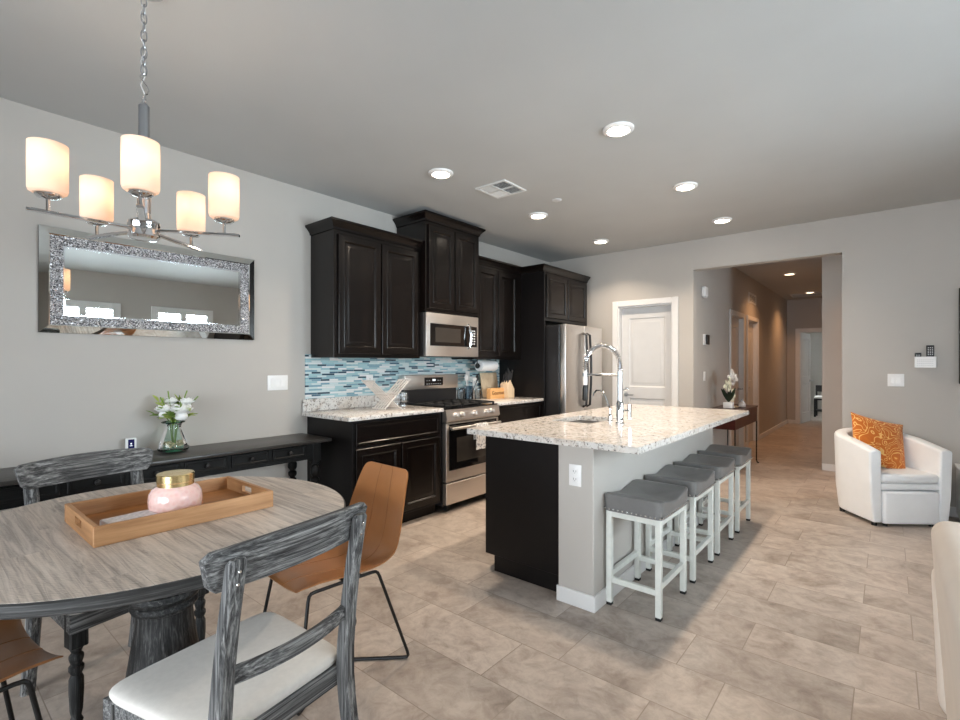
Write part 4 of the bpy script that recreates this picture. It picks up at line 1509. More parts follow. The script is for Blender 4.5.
for yy, xx, zz in ((-0.07, 0.02, 0.315), (-0.02, -0.02, 0.345), (0.07, 0.0, 0.345), (0.12, 0.02, 0.31)):
    b = MB().tube([(0, 0, 0.16), (xx * 0.5, yy * 0.5, 0.24), (xx, yy, zz)], 0.0022, 5)
    for j in range(10):
        f = 0.72 + 0.28 * j / 9
        b.ball(Vector((xx * 0.5, yy * 0.5, 0.24)).lerp(Vector((xx, yy, zz)), (f - 0.5) * 2), 0.0045, 1)
    b.build('bud_spike', 'leaf', t)

# little gauge
t = thing('indoor_thermometer', 'small white gadget with dark blue screen standing on the console table', 'thermometer', (-3.575, 0.93, CH), R(80))
MB().box(-0.030, 0.030, -0.02, 0.02, 0, 0.012, 0.004, 2).build('foot', 'whiteplastic', t)
MB().box(-0.028, 0.028, -0.010, 0.010, 0.012, 0.100, 0.005, 2).build('case', 'whiteplastic', t)
s_ = MB().box(-0.015, 0.017, -0.012, -0.0095, 0.032, 0.092, 0.001, 1).build('screen', 'screenblue', t)
MB().box(-0.003, 0.004, -0.0128, -0.0118, 0.062, 0.070).box(-0.006, 0.007, -0.0128, -0.0118, 0.052, 0.055).build('screen_marks', 'screenmark', s_)

# ------------------------------------------------------------------ dining table
TX, TY, TH, TR = -2.007, 0.61, 0.77, 0.643
t = thing('dining_table', 'round pedestal dining table with weathered grey plank top', 'dining table', (TX, TY, 0))
MB().lathe([(0.05, TH - 0.012), (TR - 0.006, TH - 0.012), (TR - 0.006, TH - 0.001), (TR - 0.007, TH), (0.05, TH)], n=96, cap0=True, cap1=True).build('top', 'tabletop', t)
MB().lathe([(0.05, TH - 0.040), (TR - 0.012, TH - 0.040), (TR - 0.002, TH - 0.034), (TR, TH - 0.024), (TR, TH - 0.005), (TR - 0.005, TH - 0.0005), (TR - 0.0055, TH - 0.012), (0.05, TH - 0.012)], n=96).build('rim', 'rim', t)
PC = (0.107, -0.018, 0)
MB().lathe([(0.095, 0.04), (0.165, 0.05), (0.165, 0.085), (0.13, 0.10), (0.112, 0.13), (0.118, 0.20), (0.112, 0.27), (0.100, 0.35), (0.088, 0.43), (0.084, 0.475), (0.086, 0.492)], PC, n=32).build('pedestal', 'dgrey_z', t)
MB().lathe([(0.087, 0.490), (0.096, 0.495), (0.101, 0.506), (0.097, 0.517), (0.093, 0.520), (0.103, 0.528), (0.108, 0.540), (0.104, 0.556), (0.092, 0.562), (0.088, 0.60), (0.088, 0.69), (0.20, 0.70), (0.20, TH - 0.04)], PC, n=32).build('pedestal_collar', 'dgrey_x', t)
for k in range(4):
    a = k * PI / 2
    b = MB().prism([(0.10, 0.04), (0.16, 0.13), (0.26, 0.09), (0.40, 0.05), (0.46, 0.045), (0.46, 0.0), (0.40, 0.0), (0.36, 0.015), (0.12, 0.015)], -0.035, 0.035,
                   Matrix(((1, 0, 0, 0), (0, 0, 1, 0), (0, 1, 0, 0), (0, 0, 0, 1))), 0.006)
    b.xf(Matrix.Translation(PC) @ Matrix.Rotation(a, 4, 'Z'))
    b.build('foot', 'dgrey_x', t)

# serving tray
t = thing('serving_tray', 'rectangular oak serving tray with cut-out handles on the dining table', 'tray', (-2.013, 0.657, TH))
tx, ty, th = 0.195, 0.278, 0.062
MB().box(-tx + 0.012, tx - 0.012, -ty + 0.012, ty - 0.012, 0.001, 0.012).build('bottom', 'oakdark', t)
for sx in (-1, 1):
    a, c = sorted((sx * tx, sx * (tx - 0.013)))
    MB().box(a, c, -ty, ty, 0.0, th, 0.002, 1).build('long_side', 'oak_y', t)
for sy in (-1, 1):
    a, c = sorted((sy * (ty - 0.001), sy * (ty - 0.014)))
    hw = 0.042
    b = MB()
    x_ = tx - 0.013
    b.box(-x_, -hw, a, c, 0, th).box(hw, x_, a, c, 0, th).box(-hw, hw, a, c, 0, 0.024).box(-hw, hw, a, c, 0.050, th)
    bmesh.ops.remove_doubles(b.bm, verts=b.bm.verts, dist=0.0001)
    b.build('short_side', 'oak_x', t, smooth=False)
t = thing('candle_jar', 'pink embossed glass candle jar with gold lid in the oak tray', 'candle', (-1.982, 0.652, TH + 0.012))
t.scale = (1.08, 1.08, 1.06)
MB().lathe([(0.05, 0), (0.070, 0.003), (0.077, 0.012), (0.079, 0.05), (0.076, 0.072), (0.066, 0.088), (0.056, 0.094), (0.052, 0.098)], n=40).build('jar', 'pink', t)
MB().lathe([(0.054, 0.096), (0.054, 0.108), (0.0555, 0.110), (0.0555, 0.133), (0.053, 0.136), (0.001, 0.137)], n=40).build('lid', 'brass', t)
t = thing('paper_coasters', 'stack of printed pale coasters at the left end of the oak tray', 'coasters', (-1.945, 0.50, TH + 0.012), R(6))
MB().box(-0.05, 0.05, -0.065, 0.075, 0.0, 0.026, 0.002, 1).build('card', 'printed', t)


# ------------------------------------------------------------------ grey wooden dining chair (front = -y)
def slab_path(mb, pts, w, tks):
    """vertical post following (y,z) points, width w in x, thickness list in y"""
    return mb


FLEG = [(0.013, 0.0), (0.015, 0.01), (0.012, 0.03), (0.016, 0.06), (0.020, 0.075), (0.014, 0.09), (0.018, 0.11), (0.0215, 0.18), (0.021, 0.22), (0.015, 0.235), (0.022, 0.25), (0.022, 0.262), (0.016, 0.27), (0.021, 0.29), (0.021, 0.30), (0.014, 0.31), (0.024, 0.335)]


def make_wood_chair(label):
    t = thing('dining_chair', label, 'dining chair', group='grey wooden dining chairs')
    wf, wb, yf, ybk = 0.245, 0.20, -0.22, 0.20
    # frame
    b = MB()
    b.prism([(-wf, yf), (wf, yf), (wb, ybk), (-wb, ybk)], 0.385, 0.445, None, 0.004)
    b.build('seat_frame', 'grey_x', t)
    # padded seat
    def pad(u, v):
        a = u * 2 * PI
        ca, sa = math.cos(a), math.sin(a)
        e = 0.22
        sx_, sy_ = math.copysign(abs(ca) ** e, ca), math.copysign(abs(sa) ** e, sa)
        if v < 0.25:
            k, z = 1.0 - 0.02 * (1 - v / 0.25), 0.445 + 0.012 * v / 0.25
        else:
            q = (v - 0.25) / 0.75
            k = math.cos(q * PI / 2) ** 0.22 if q < 1 else 0.0
            k = max(k, 0.0)
            z = 0.457 + 0.022 * math.sin(q * PI / 2) ** 0.7
        y = (yf + ybk) / 2 - 0.004 + sy_ * k * ((ybk - yf) / 2 + 0.0)
        f = (y - yf) / (ybk - yf)
        wx = wf + (wb - wf) * f + 0.006
        return (sx_ * k * wx, y, z)
    MB().grid(pad, 64, 14, 0, True).build('seat_pad', 'linen', t)
    for s in (-1, 1):
        x = s * (wf - 0.03)
        MB().lathe(FLEG, (x, yf + 0.03, 0), n=18).box(x - 0.026, x + 0.026, yf + 0.004, yf + 0.056, 0.33, 0.443, 0.003, 1).build('leg', 'dgrey_z', t)
    path = [(0.285, 0.0), (0.255, 0.15), (0.222, 0.34), (0.213, 0.42), (0.215, 0.50), (0.228, 0.62), (0.248, 0.75), (0.274, 0.882), (0.278, 0.892)]
    for s in (-1, 1):
        b = MB()
        tb = bmesh.new()
        rings = []
        for i, (y, z) in enumerate(path):
            w = 0.021 if i < 8 else 0.015
            th = [0.017, 0.02, 0.023, 0.024, 0.022, 0.019, 0.016, 0.014, 0.009][i]
            x = s * (0.19 if z < 0.5 else 0.19 - 0.008 * (z - 0.5))
            ring = []
            for a, c in ((-1, -0.6), (-0.6, -1), (0.6, -1), (1, -0.6), (1, 0.6), (0.6, 1), (-0.6, 1), (-1, 0.6)):
                ring.append(tb.verts.new((x + a * w, y + c * th, z)))
            rings.append(ring)
        for a, c in zip(rings, rings[1:]):
            for k in range(8):
                tb.faces.new((a[k], a[(k + 1) % 8], c[(k + 1) % 8], c[k]))
        tb.faces.new(rings[0][::-1])
        tb.faces.new(rings[-1])
        bmesh.ops.recalc_face_normals(tb, faces=tb.faces)
        b._merge(tb)
        lg = b.build('leg', 'grey_z', t)
        for zz, yy in ((0.835, 0.277), (0.865, 0.283)):
            MB().lathe([(0.0045, 0), (0.0045, 0.003), (0.003, 0.005)], (s * 0.187, yy, zz), 10, axis='y').build('bolt', 'chrome', lg)

    # crest rail: wide curved board with shaped ears, in front of the posts
    def rail(zlo, zhi, half, thick, ear, y_at, name):
        tb = bmesh.new()
        N = 33
        rings = []
        for i in range(N):
            u = -1 + 2 * i / (N - 1)
            x = u * half
            au = abs(u)
            zt = zhi - (0.010 * au ** 2 if ear else 0) - (0.012 * max(0, (au - 0.93) / 0.07) ** 2 if ear else 0)
            zb_ = zlo + (0.0 if not ear else 0.006 * (1 - au ** 2) * 0 + (0.075 * max(0, (au - 0.87) / 0.13) ** 2.4))
            cur = 0.030 * (1 - u * u)
            ring = []
            for zz in (zb_, zt):
                yy = y_at(zz) + cur
                ring.append((x, yy, zz))
            (xa, ya, za), (xb, yb_, zb2) = ring
            rings.append([tb.verts.new(p) for p in ((xa, ya - thick / 2, za + 0.003), (xa, ya - thick / 2 + 0.004, za), (xa, ya + thick / 2 - 0.004, za), (xa, ya + thick / 2, za + 0.003),
                                                    (xb, yb_ + thick / 2, zb2 - 0.004), (xb, yb_ + thick / 2 - 0.004, zb2), (xb, yb_ - thick / 2 + 0.004, zb2), (xb, yb_ - thick / 2, zb2 - 0.004))])
        for a, c in zip(rings, rings[1:]):
            for k in range(8):
                tb.faces.new((a[k], a[(k + 1) % 8], c[(k + 1) % 8], c[k]))
        tb.faces.new(rings[0][::-1])
        tb.faces.new(rings[-1])
        bmesh.ops.recalc_face_normals(tb, faces=tb.faces)
        m = MB()
        m._merge(tb)
        return m.build(name, 'grey_x', t)
    rail(0.815, 0.920, 0.243, 0.024, True, lambda z: 0.220 + (z - 0.80) * 0.19, 'crest_rail')
    rail(0.585, 0.625, 0.172, 0.020, False, lambda z: 0.222, 'back_rail')
    return t


ch = make_wood_chair('grey wooden dining chair in the foreground seen from behind, tucked under the table')
ch.location = (-1.401, 0.624, 0)
ch.rotation_euler = (0, 0, R(-81))
fc = dup(ch, (-2.405, 0.585, 0), R(101), 'grey wooden dining chair across the table, its back toward the console table', 'grey wooden dining chairs')
fc.scale = (1.02, 1, 1.015)


# ------------------------------------------------------------------ tan moulded chair (front = -y)
def make_tan_chair(label):
    t = thing('side_chair', label, 'side chair', group='tan leather shell chairs')
    prof = [(-0.255, 0.446), (-0.235, 0.454), (-0.17, 0.457), (-0.05, 0.445), (0.07, 0.435), (0.15, 0.445), (0.205, 0.485), (0.235, 0.56), (0.255, 0.66), (0.275, 0.76), (0.29, 0.815), (0.294, 0.83)]
    wid = [0.19, 0.205, 0.215, 0.228, 0.232, 0.230, 0.224, 0.214, 0.200, 0.182, 0.165, 0.135]
    lift = [0.022, 0.024, 0.027, 0.034, 0.044, 0.050, 0.046, 0.038, 0.028, 0.016, 0.008, 0.0]

    def interp(arr, f):
        i = min(len(arr) - 2, int(f))
        q = f - i
        p0 = arr[max(0, i - 1)]
        p1, p2 = arr[i], arr[i + 1]
        p3 = arr[min(len(arr) - 1, i + 2)]
        cr = lambda a, b_, c, d: 0.5 * ((2 * b_) + (-a + c) * q + (2 * a - 5 * b_ + 4 * c - d) * q * q + (-a + 3 * b_ - 3 * c + d) * q ** 3)
        if isinstance(p1, tuple):
            return tuple(cr(*k) for k in zip(p0, p1, p2, p3))
        return cr(p0, p1, p2, p3)

    def fn(u, v, drop=0.0):
        f = v * (len(prof) - 1)
        y, z = interp(prof, f)
        wd = interp(wid, f)
        lf = interp(lift, f)
        f2 = min(f + 0.05, len(prof) - 1.001)
        f1 = max(f - 0.05, 0)
        a, c = interp(prof, f1), interp(prof, f2)
        d = Vector((0, c[0] - a[0], c[1] - a[1])).normalized()
        n = Vector((0, -d.z, d.y))
        s = (u - 0.5) * 2
        k = abs(s) ** 2.4
        e = 1 - 0.35 * abs(s) ** 6 if drop else 1
        edge = min(1.0, 8 * min(v, 1 - v)) if drop else 1
        p = Vector((s * wd * (0.985 if drop else 1), y, z)) + n * (lf * k - drop * e * (0.45 + 0.55 * edge))
        return p
    MB().shell(fn, lambda u, v: fn(u, v, 0.014), 27, 56).build('shell', 'tanleather', t, ang=60)
    for us in (0.36, 0.64):
        pts = []
        for i in range(40):
            v = 0.02 + 0.96 * i / 39
            p = Vector(fn(us, v))
            q = Vector(fn(us + 0.02, v)) - p
            q2 = Vector(fn(us, min(1, v + 0.01))) - p
            n = q.cross(q2).normalized() if q2.length > 1e-6 else Vector((0, 0, 1))
            pts.append(p + n * 0.0005)
        MB().tube(pts, 0.0018, 5).build('seam', 'tanseam', t)
    r = 0.007
    for s in (-1, 1):
        top = [(s * 0.17, -0.165, 0.0), ]
        f_t, r_t = Vector((s * 0.155, -0.195, 0.424)), Vector((s * 0.155, 0.125, 0.418))
        f_b, r_b = Vector((s * 0.20, -0.265, r)), Vector((s * 0.215, 0.255, r))
        mid = Vector((s * 0.0, 0.05 * 0 + 0.02, r))

        def soft(a, b_, c, q=0.05):
            d1, d2 = (a - b_).normalized() * q, (c - b_).normalized() * q
            return [b_ + d1, b_ + d1 * 0.35 + d2 * 0.08, b_ + d1 * 0.08 + d2 * 0.35, b_ + d2]
        pts = [mid + Vector((s * 0.006, 0.012, 0))] + soft(mid, r_b, r_t, 0.03) + soft(r_b, r_t, f_t, 0.03) + soft(r_t, f_t, f_b, 0.03) + soft(f_t, f_b, mid, 0.03) + [mid + Vector((s * 0.006, -0.012, 0))]
        MB().tube(pts, r, 10).build('leg_frame', 'blackmetal', t)
    MB().box(-0.15, 0.15, -0.03, 0.06, 0.408, 0.418, 0.003, 1).build('seat_bracket', 'blackmetal', t)
    return t


tc = make_tan_chair('tan leather shell chair on black rod legs, in front of the black base cabinet')
tc.location = (-1.875, 1.235, 0)
tc.rotation_euler = (0, 0, R(-3))
dup(tc, (-2.01, 0.03, 0), R(187), 'tan leather shell chair at the left edge, only its front seat corner showing', 'tan leather shell chairs')


# ------------------------------------------------------------------ stools
def make_stool(label):
    t = thing('counter_stool', label, 'bar stool', group='grey saddle stools at the island')
    hx, hy, hs = 0.15, 0.21, 0.52
    q = 0.0155
    for sx in (-1, 1):
        for sy in (-1, 1):
            x, y = sx * (hx - q), sy * (hy - q)
            lg = MB().box(x - q, x + q, y - q, y + q, 0.015, hs, 0.003, 1).build('leg', 'whitemetal', t)
            MB().box(x - q + 0.001, x + q - 0.001, y - q + 0.001, y + q - 0.001, 0, 0.016, 0.002, 1).build('foot_cap', 'rubber', lg)
    b = MB()
    for sx in (-1, 1):
        b.box(sx * (hx - q) - q + 0.002, sx * (hx - q) + q - 0.002, -hy + 0.03, hy - 0.03, hs - 0.034, hs - 0.002, 0.002, 1)
    for sy in (-1, 1):
        b.box(-hx + 0.03, hx - 0.03, sy * (hy - q) - q + 0.002, sy * (hy - q) + q - 0.002, hs - 0.034, hs - 0.002, 0.002, 1)
    b.build('seat_frame', 'whitemetal', t)
    for sx in (-1, 1):
        MB().box(sx * (hx - q) - 0.012, sx * (hx - q) + 0.012, -hy + 0.03, hy - 0.03, 0.155, 0.185, 0.002, 1).build('stretcher', 'whitemetal', t)
    for sy in (-1, 1):
        MB().box(-hx + 0.03, hx - 0.03, sy * (hy - q) - 0.012, sy * (hy - q) + 0.012, 0.125, 0.155, 0.002, 1).build('stretcher', 'whitemetal', t)
    wx, wy = hx + 0.012, hy + 0.014

    def seat(u, v):
        a = u * 2 * PI
        ca, sa = math.cos(a), math.sin(a)
        e = 0.16
        sx_, sy_ = math.copysign(abs(ca) ** e, ca), math.copysign(abs(sa) ** e, sa)
        if v < 0.5:
            k = 1.0
            z = v / 0.5
            x, y = sx_ * wx * (1 - 0.012 * (1 - z)), sy_ * wy * (1 - 0.012 * (1 - z))
            zt = 0.066 + 0.042 * abs(y / wy) ** 1.8 - 0.014
            return (x, y, hs + z * zt)
        qv = (v - 0.5) / 0.5
        k = math.cos(qv * PI / 2) ** 0.25 if qv < 1 else 0
        x, y = sx_ * wx * k, sy_ * wy * k
        zt = 0.066 + 0.042 * abs(y / wy) ** 1.8 - 0.010 * max(0, abs(y / wy) - 0.8) / 0.2
        return (x, y, hs + zt - 0.014 * (1 - min(1, math.sin(qv * PI / 2) ** 0.5)))
    MB().grid(seat, 72, 26, 0, True).build('seat', 'greyvinyl', t)
    b = MB()
    for sy in (-1, 1):
        for i in range(13):
            x = -wx * 0.93 + 2 * wx * 0.93 * i / 12
            b.ball((x, sy * (wy - 0.002), hs + 0.012), 0.007, 1)
    for sx in (-1, 1):
        for i in range(17):
            y = -wy * 0.93 + 2 * wy * 0.93 * i / 16
            b.ball((sx * (wx - 0.002), y, hs + 0.012), 0.007, 1)
    b.build('nailhead_trim', 'chrome', t)
    return t


SG = 'grey saddle stools at the island'
st = make_stool('grey leather saddle stool nearest the camera, first of the row at the island')
SYS = [2.715, 3.285, 3.835, 4.42]
st.location = (-1.04, SYS[0], 0)
dup(st, (-1.04, SYS[1], 0), 0, 'second grey leather saddle stool from the camera along the island', SG)
dup(st, (-1.04, SYS[2], 0), 0, 'third grey leather saddle stool from the camera along the island', SG)
dup(st, (-1.04, SYS[3], 0), 0, 'grey leather saddle stool at the far end of the row nearest the hall', SG)

# ------------------------------------------------------------------ counter objects
# folding drying rack
t = thing('dish_rack', 'silver folding X-shaped dish drying rack on the left granite counter', 'dish rack', (-3.27, 2.68, CT))
for k in range(2):
    sgn = 1 if k else -1
    A, B = Vector((0, 0.20 * sgn, 0.25)), Vector((0, -0.09 * sgn, 0.006))
    for i in range(5):
        x = -0.075 + i * 0.034 + (0.01 if k else 0)
        MB().tube([(x, A.y, A.z), (x, B.y, B.z)], 0.0062, 8).build('rod', 'rackmetal', t)
    b = MB()
    for f in (0.02, 0.5, 0.98):
        q = A.lerp(B, f)
        b.tube([(-0.085, q.y, q.z), (0.085, q.y, q.z)], 0.006, 8)
    b.build('cross_bar', 'rackmetal', t)
t = thing('utensil_basket', 'small wire cutlery basket beside the range on the left counter', 'basket', (-3.38, 2.93, CT))
b = MB()
for zz in (0.004, 0.05, 0.10, 0.13):
    b.tube([(-0.05, -0.04, zz), (0.05, -0.04, zz), (0.05, 0.04, zz), (-0.05, 0.04, zz)], 0.0025, 6, closed=True)
for i in range(6):
    x = -0.05 + 0.02 * i
    b.tube([(x, -0.04, 0.004), (x, -0.04, 0.13)], 0.0022, 5).tube([(x, 0.04, 0.004), (x, 0.04, 0.13)], 0.0022, 5)
for i in range(5):
    y = -0.04 + 0.02 * i
    b.tube([(-0.05, y, 0.004), (-0.05, y, 0.13)], 0.0022, 5).tube([(0.05, y, 0.004), (0.05, y, 0.13)], 0.0022, 5)
b.build('wire_body', 'chrome', t)


# glass jars with utensils
def jar(label, x, y, r, h, mat):
    t = thing('utensil_jar', label, 'jar', (x, y, CT))
    pr = [(r * 0.9, 0), (r, 0.006), (r, h - 0.01), (r * 1.03, h)]
    MB().lathe(pr, n=24, cap1=False).build('jar', mat, t)
    return t


def utensil(name, label, x, y, lean, h, mat, head):
    t = thing(name, label, 'utensil', (x, y, CT + 0.012))
    lx, ly = lean
    MB().tube([(0, 0, 0), (lx, ly, h)], 0.005, 8).build('handle', mat, t)
    top = Vector((lx, ly, h))
    m = Matrix.Translation(top)
    if head == 'spoon':
        MB().ball(top + Vector((0, 0, 0.025)), 0.03, 2, (0.35, 0.85, 1.2)).build('bowl', mat, t)
    elif head == 'ladle':
        MB().ball(top + Vector((0, 0.01, 0.02)), 0.03, 2, (0.9, 1.0, 0.7)).build('bowl', mat, t)
    else:
        MB().box(-0.004, 0.004, -0.03, 0.03, -0.01, 0.075, 0.003, 1, mat=m).build('blade', mat, t)
    return t


jar('blue-grey glass utensil jar right of the range backguard', -3.50, 4.00, 0.05, 0.15, 'blueglass')
jar('shorter clear glass jar left of the blue-grey utensil jar', -3.52, 3.89, 0.036, 0.12, 'clearglass')
jar('clear glass jar between the utensil jar and the bread board', -3.46, 4.105, 0.036, 0.11, 'clearglass')
utensil('serving_spoon', 'white serving spoon leaning left in the blue-grey utensil jar', -3.50, 3.98, (0.01, -0.03), 0.20, 'whiteplastic', 'spoon')
utensil('spatula', 'white spatula upright in the blue-grey utensil jar', -3.51, 4.005, (-0.01, 0.0), 0.205, 'greyplastic', 'spatula')
utensil('ladle', 'white ladle leaning right in the blue-grey utensil jar', -3.49, 4.02, (0.01, 0.04), 0.19, 'whiteplastic', 'ladle')
utensil('black_spoon', 'black spoon sticking out to the right of the utensil jar', -3.485, 4.00, (0.02, 0.10), 0.195, 'knifemetal', 'spoon')

t = thing('cutting_board', 'pale bamboo cutting board leaning on the backsplash right of the range', 'cutting board', (-3.56, 4.44, CT))
MB().box(-0.009, 0.009, -0.15, 0.15, 0.0, 0.285, 0.006, 2, mat=Matrix.Translation((0.02, 0, 0.002)) @ Matrix.Rotation(R(-9), 4, 'Y')).build('board', 'bamboo', t)
t = thing('bread_box', 'small honey wood crate with dark lettering in front of the bamboo board', 'box', (-3.40, 4.33, CT), R(0))
b = MB()
b.box(-0.01, 0.05, -0.135, 0.135, 0, 0.010).box(0.04, 0.05, -0.135, 0.135, 0.01, 0.115, 0.002, 1).box(-0.01, 0.0, -0.135, 0.135, 0.01, 0.115, 0.002, 1).box(0.0, 0.04, -0.135, -0.125, 0.01, 0.115).box(0.0, 0.04, 0.125, 0.135, 0.01, 0.115)
b.build('crate', 'orangewood', t)
text_mesh('lettering', 'Gourmet', 0.06, 'ink', t, Matrix.Translation((0.0505, 0.0, 0.062)) @ Matrix.Rotation(R(90), 4, 'Z') @ Matrix.Rotation(R(90), 4, 'X'))
t = thing('knife_block', 'pale wooden knife block full of black-handled knives on the right counter', 'knife block', (-3.35, 4.515, CT))
tm2 = Matrix(((0, 0, 1, 0), (1, 0, 0, 0), (0, 1, 0, 0), (0, 0, 0, 1)))
b = MB().prism([(-0.07, 0.0), (0.055, 0.0), (0.055, 0.10), (-0.02, 0.20), (-0.085, 0.155)], -0.05, 0.05, tm2, 0.003)
b.build('block', 'bamboo', t)
for i in range(3):
    for j in range(3):
        y, z = -0.062 + 0.03 * j + 0.012, 0.165 + 0.018 * j - 0.004
        x = -0.032 + 0.032 * i
        k = MB().box(-0.007, 0.007, -0.010, 0.010, 0, 0.105 + 0.02 * ((i + j) % 3), 0.003, 2, mat=Matrix.Translation((x, y, z)) @ Matrix.Rotation(R(-12), 4, 'X'))
        k.build('knife_handle', 'knifemetal', t)

t = thing('paper_towel', 'roll of white paper towel mounted under the wall cabinet right of the microwave', 'paper towel', (-3.44, 4.235, 1.30))
MB().lathe([(0.02, -0.14), (0.056, -0.14), (0.058, -0.135), (0.058, 0.135), (0.056, 0.14), (0.02, 0.14)], n=32, axis='y', cap0=False, cap1=False).build('roll', 'paper', t)
b = MB().tube([(0, -0.165, 0), (0, 0.165, 0)], 0.008)
for s in (-1, 1):
    b.tube([(0, s * 0.165, 0), (0, s * 0.165, 0.071)], 0.006)
    b.lathe([(0.03, -0.004), (0.03, 0.004)], (0, s * 0.16, 0), 20, axis='y')
b.build('holder', 'blackmetal', t)

# ------------------------------------------------------------------ hall table and orchid
t = thing('hall_table', 'narrow dark red-brown hall table on thin black metal legs beyond the island', 'console table', (-1.52, 6.76, 0))
hx, hy = 0.19, 0.61
MB().box(-hx, hx, -hy, hy, 0.745, 0.77, 0.003, 1).build('top', 'mahogany', t)
MB().box(-hx + 0.01, hx - 0.01, -hy + 0.01, hy - 0.01, 0.56, 0.745, 0.003, 1).build('apron', 'mahogany', t)
for sx in (-1, 1):
    for sy in (-1, 1):
        x, y = sx * (hx - 0.015), sy * (hy - 0.015)
        MB().tube([(x, y, 0.565), (x, y, 0.12), (x, y, 0.04), (x + sx * 0.01, y + sy * 0.012, 0.010), (x + sx * 0.022, y + sy * 0.03, 0.008)], 0.008, 8).build('leg', 'blackmetal', t)
t = thing('potted_orchid', 'white orchid in a square white pot on the hall table', 'potted plant', (-1.53, 6.68, 0.77))
b = MB()
tb = bmesh.new()
b.prism([(-0.052, -0.052), (0.052, -0.052), (0.052, 0.052), (-0.052, 0.052)], 0, 0.075, None, 0.006)
b.build('pot', 'ceramic', t)
b = MB()
for a, ln in ((0.3, 0.2), (1.4, 0.16), (2.6, 0.18), (3.7, 0.2), (5.0, 0.17), (5.8, 0.15)):
    leaf(b, (0, 0, 0.07), (math.cos(a) * 0.45, math.sin(a) * 0.45, 1.0), ln, 0.04, 0.5)
b.build('leaves', 'leafdark', t)
for q in ((0.02, -0.09, 0.36), (-0.02, 0.14, 0.42)):
    MB().tube([(0, 0, 0.07), (q[0] * 0.2, q[1] * 0.2, 0.25), (q[0] * 0.6, q[1] * 0.5, 0.40), q], 0.003, 6).build('stem', 'stem', t)
rnd = random.Random(5)
for i, c in enumerate([(0.02, 0.06, 0.42), (0.03, 0.10, 0.40), (0.0, 0.14, 0.42), (0.03, 0.18, 0.37), (0.02, 0.02, 0.39), (0.0, 0.20, 0.33), (0.03, -0.08, 0.34), (0.0, -0.11, 0.29), (0.02, -0.06, 0.27), (0.03, 0.12, 0.17), (0.01, 0.16, 0.12)]):
    b = MB()
    for j in range(5):
        a = 2 * PI * j / 5 + i
        b.ball((0, 0, 0), 1, 2, (0.009, 0.026, 0.036), None)
        mb_last(b, Matrix.Translation(c) @ Matrix.Rotation(rnd.uniform(-0.5, 0.5), 4, 'Z') @ Matrix.Rotation(a, 4, 'X') @ Matrix.Translation((0, 0, 0.034)))
    b.ball(Vector(c) + Vector((0.008, 0, 0)), 0.007, 1)
    b.build('flower', 'petalcream' if i > 5 else 'petal', t)
t = thing('lidded_jar', 'small grey lidded jar on the hall table right of the orchid', 'jar', (-1.42, 6.88, 0.77))
MB().lathe([(0.03, 0), (0.042, 0.008), (0.045, 0.04), (0.038, 0.065), (0.03, 0.07)], n=24).build('jar', 'greyceramic', t)
MB().lathe([(0.032, 0.07), (0.030, 0.082), (0.01, 0.09), (0.010, 0.098), (0.003, 0.106)], n=20).build('lid', 'nickel', t)
t = thing('small_dish', 'little beige dish between the orchid pot and the lidded jar', 'dish', (-1.47, 6.775, 0.77))
MB().lathe([(0.02, 0), (0.025, 0.004), (0.04, 0.022), (0.038, 0.023), (0.02, 0.007)], n=20).build('dish', 'pebble', t)

# ------------------------------------------------------------------ armchair, faces the camera side (front = -y local)
rr, ff = 3.505, 4.252
AROT = R(37)
c_, s_ = math.cos(CAM_YAW), math.sin(CAM_YAW)
AX, AY = c_ * rr - s_ * ff, s_ * rr + c_ * ff
t = thing('tub_chair', 'white leather tub armchair with an orange cushion, standing by the back wall', 'armchair', (AX, AY, 0), AROT)
# wrap-around back and arms: horseshoe
def shoe(ins):
    """horseshoe centre line offsets: returns list of (x,y) from left front round the back to right front"""
    hw, yf, yb2 = 0.315 - ins, -0.30, 0.29 - ins
    rad = 0.29 - ins
    pts = []
    for i in range(9):
        pts.append((-hw, yf + (yb2 - rad - yf) * i / 8))
    for i in range(1, 25):
        a = PI - PI * i / 25
        ex = 0.75
        ca, sa = math.cos(a), math.sin(a)
        pts.append((math.copysign(abs(ca) ** ex, ca) * hw, yb2 - rad + (abs(sa) ** ex) * rad))
    for i in range(9):
        pts.append((hw, yb2 - rad + (yf - yb2 + rad) * i / 8))
    return pts


out, inn = shoe(0.0), shoe(0.085)
N = len(out)


def hgt(i):
    f = abs(i / (N - 1) - 0.5) * 2        # 0 at back, 1 at arm fronts
    return 0.735 - 0.115 * f ** 1.6


tb = bmesh.new()
rings = []
for i in range(N):
    ox, oy = out[i]
    ix, iy = inn[i]
    h = hgt(i)
    f = abs(i / (N - 1) - 0.5) * 2
    tap = 0.93
    flare = 1.03
    mx, my = (ox + ix) / 2, (oy + iy) / 2
    ring = [(ox * tap, oy * tap if oy > 0 else oy, 0.03), (ox, oy, 0.25), (ox * flare, oy * (flare if oy > 0 else 1), h - 0.03), (ox * flare * 0.98 + ix * 0.02, oy * (1.01 if oy > 0 else 1), h - 0.008),
            (mx, my, h + 0.004), (ix * 1.0, iy, h - 0.010), (ix, iy, h - 0.035), (ix * 0.99, iy * 0.99, 0.36), (ix * 0.97, iy * 0.97 if iy > 0 else iy, 0.03)]
    rings.append([tb.verts.new(p) for p in ring])
m_ = len(rings[0])
for a, c in zip(rings, rings[1:]):
    for k in range(m_):
        tb.faces.new((a[k], a[(k + 1) % m_], c[(k + 1) % m_], c[k]))
tb.faces.new(rings[0][::-1])
tb.faces.new(rings[-1])
bmesh.ops.recalc_face_normals(tb, faces=tb.faces)
b = MB()
b._merge(tb)
o = b.build('tub_body', 'whiteleather', t, ang=60)
md = o.modifiers.new('bevel', 'BEVEL')
md.width = 0.014
md.segments = 3
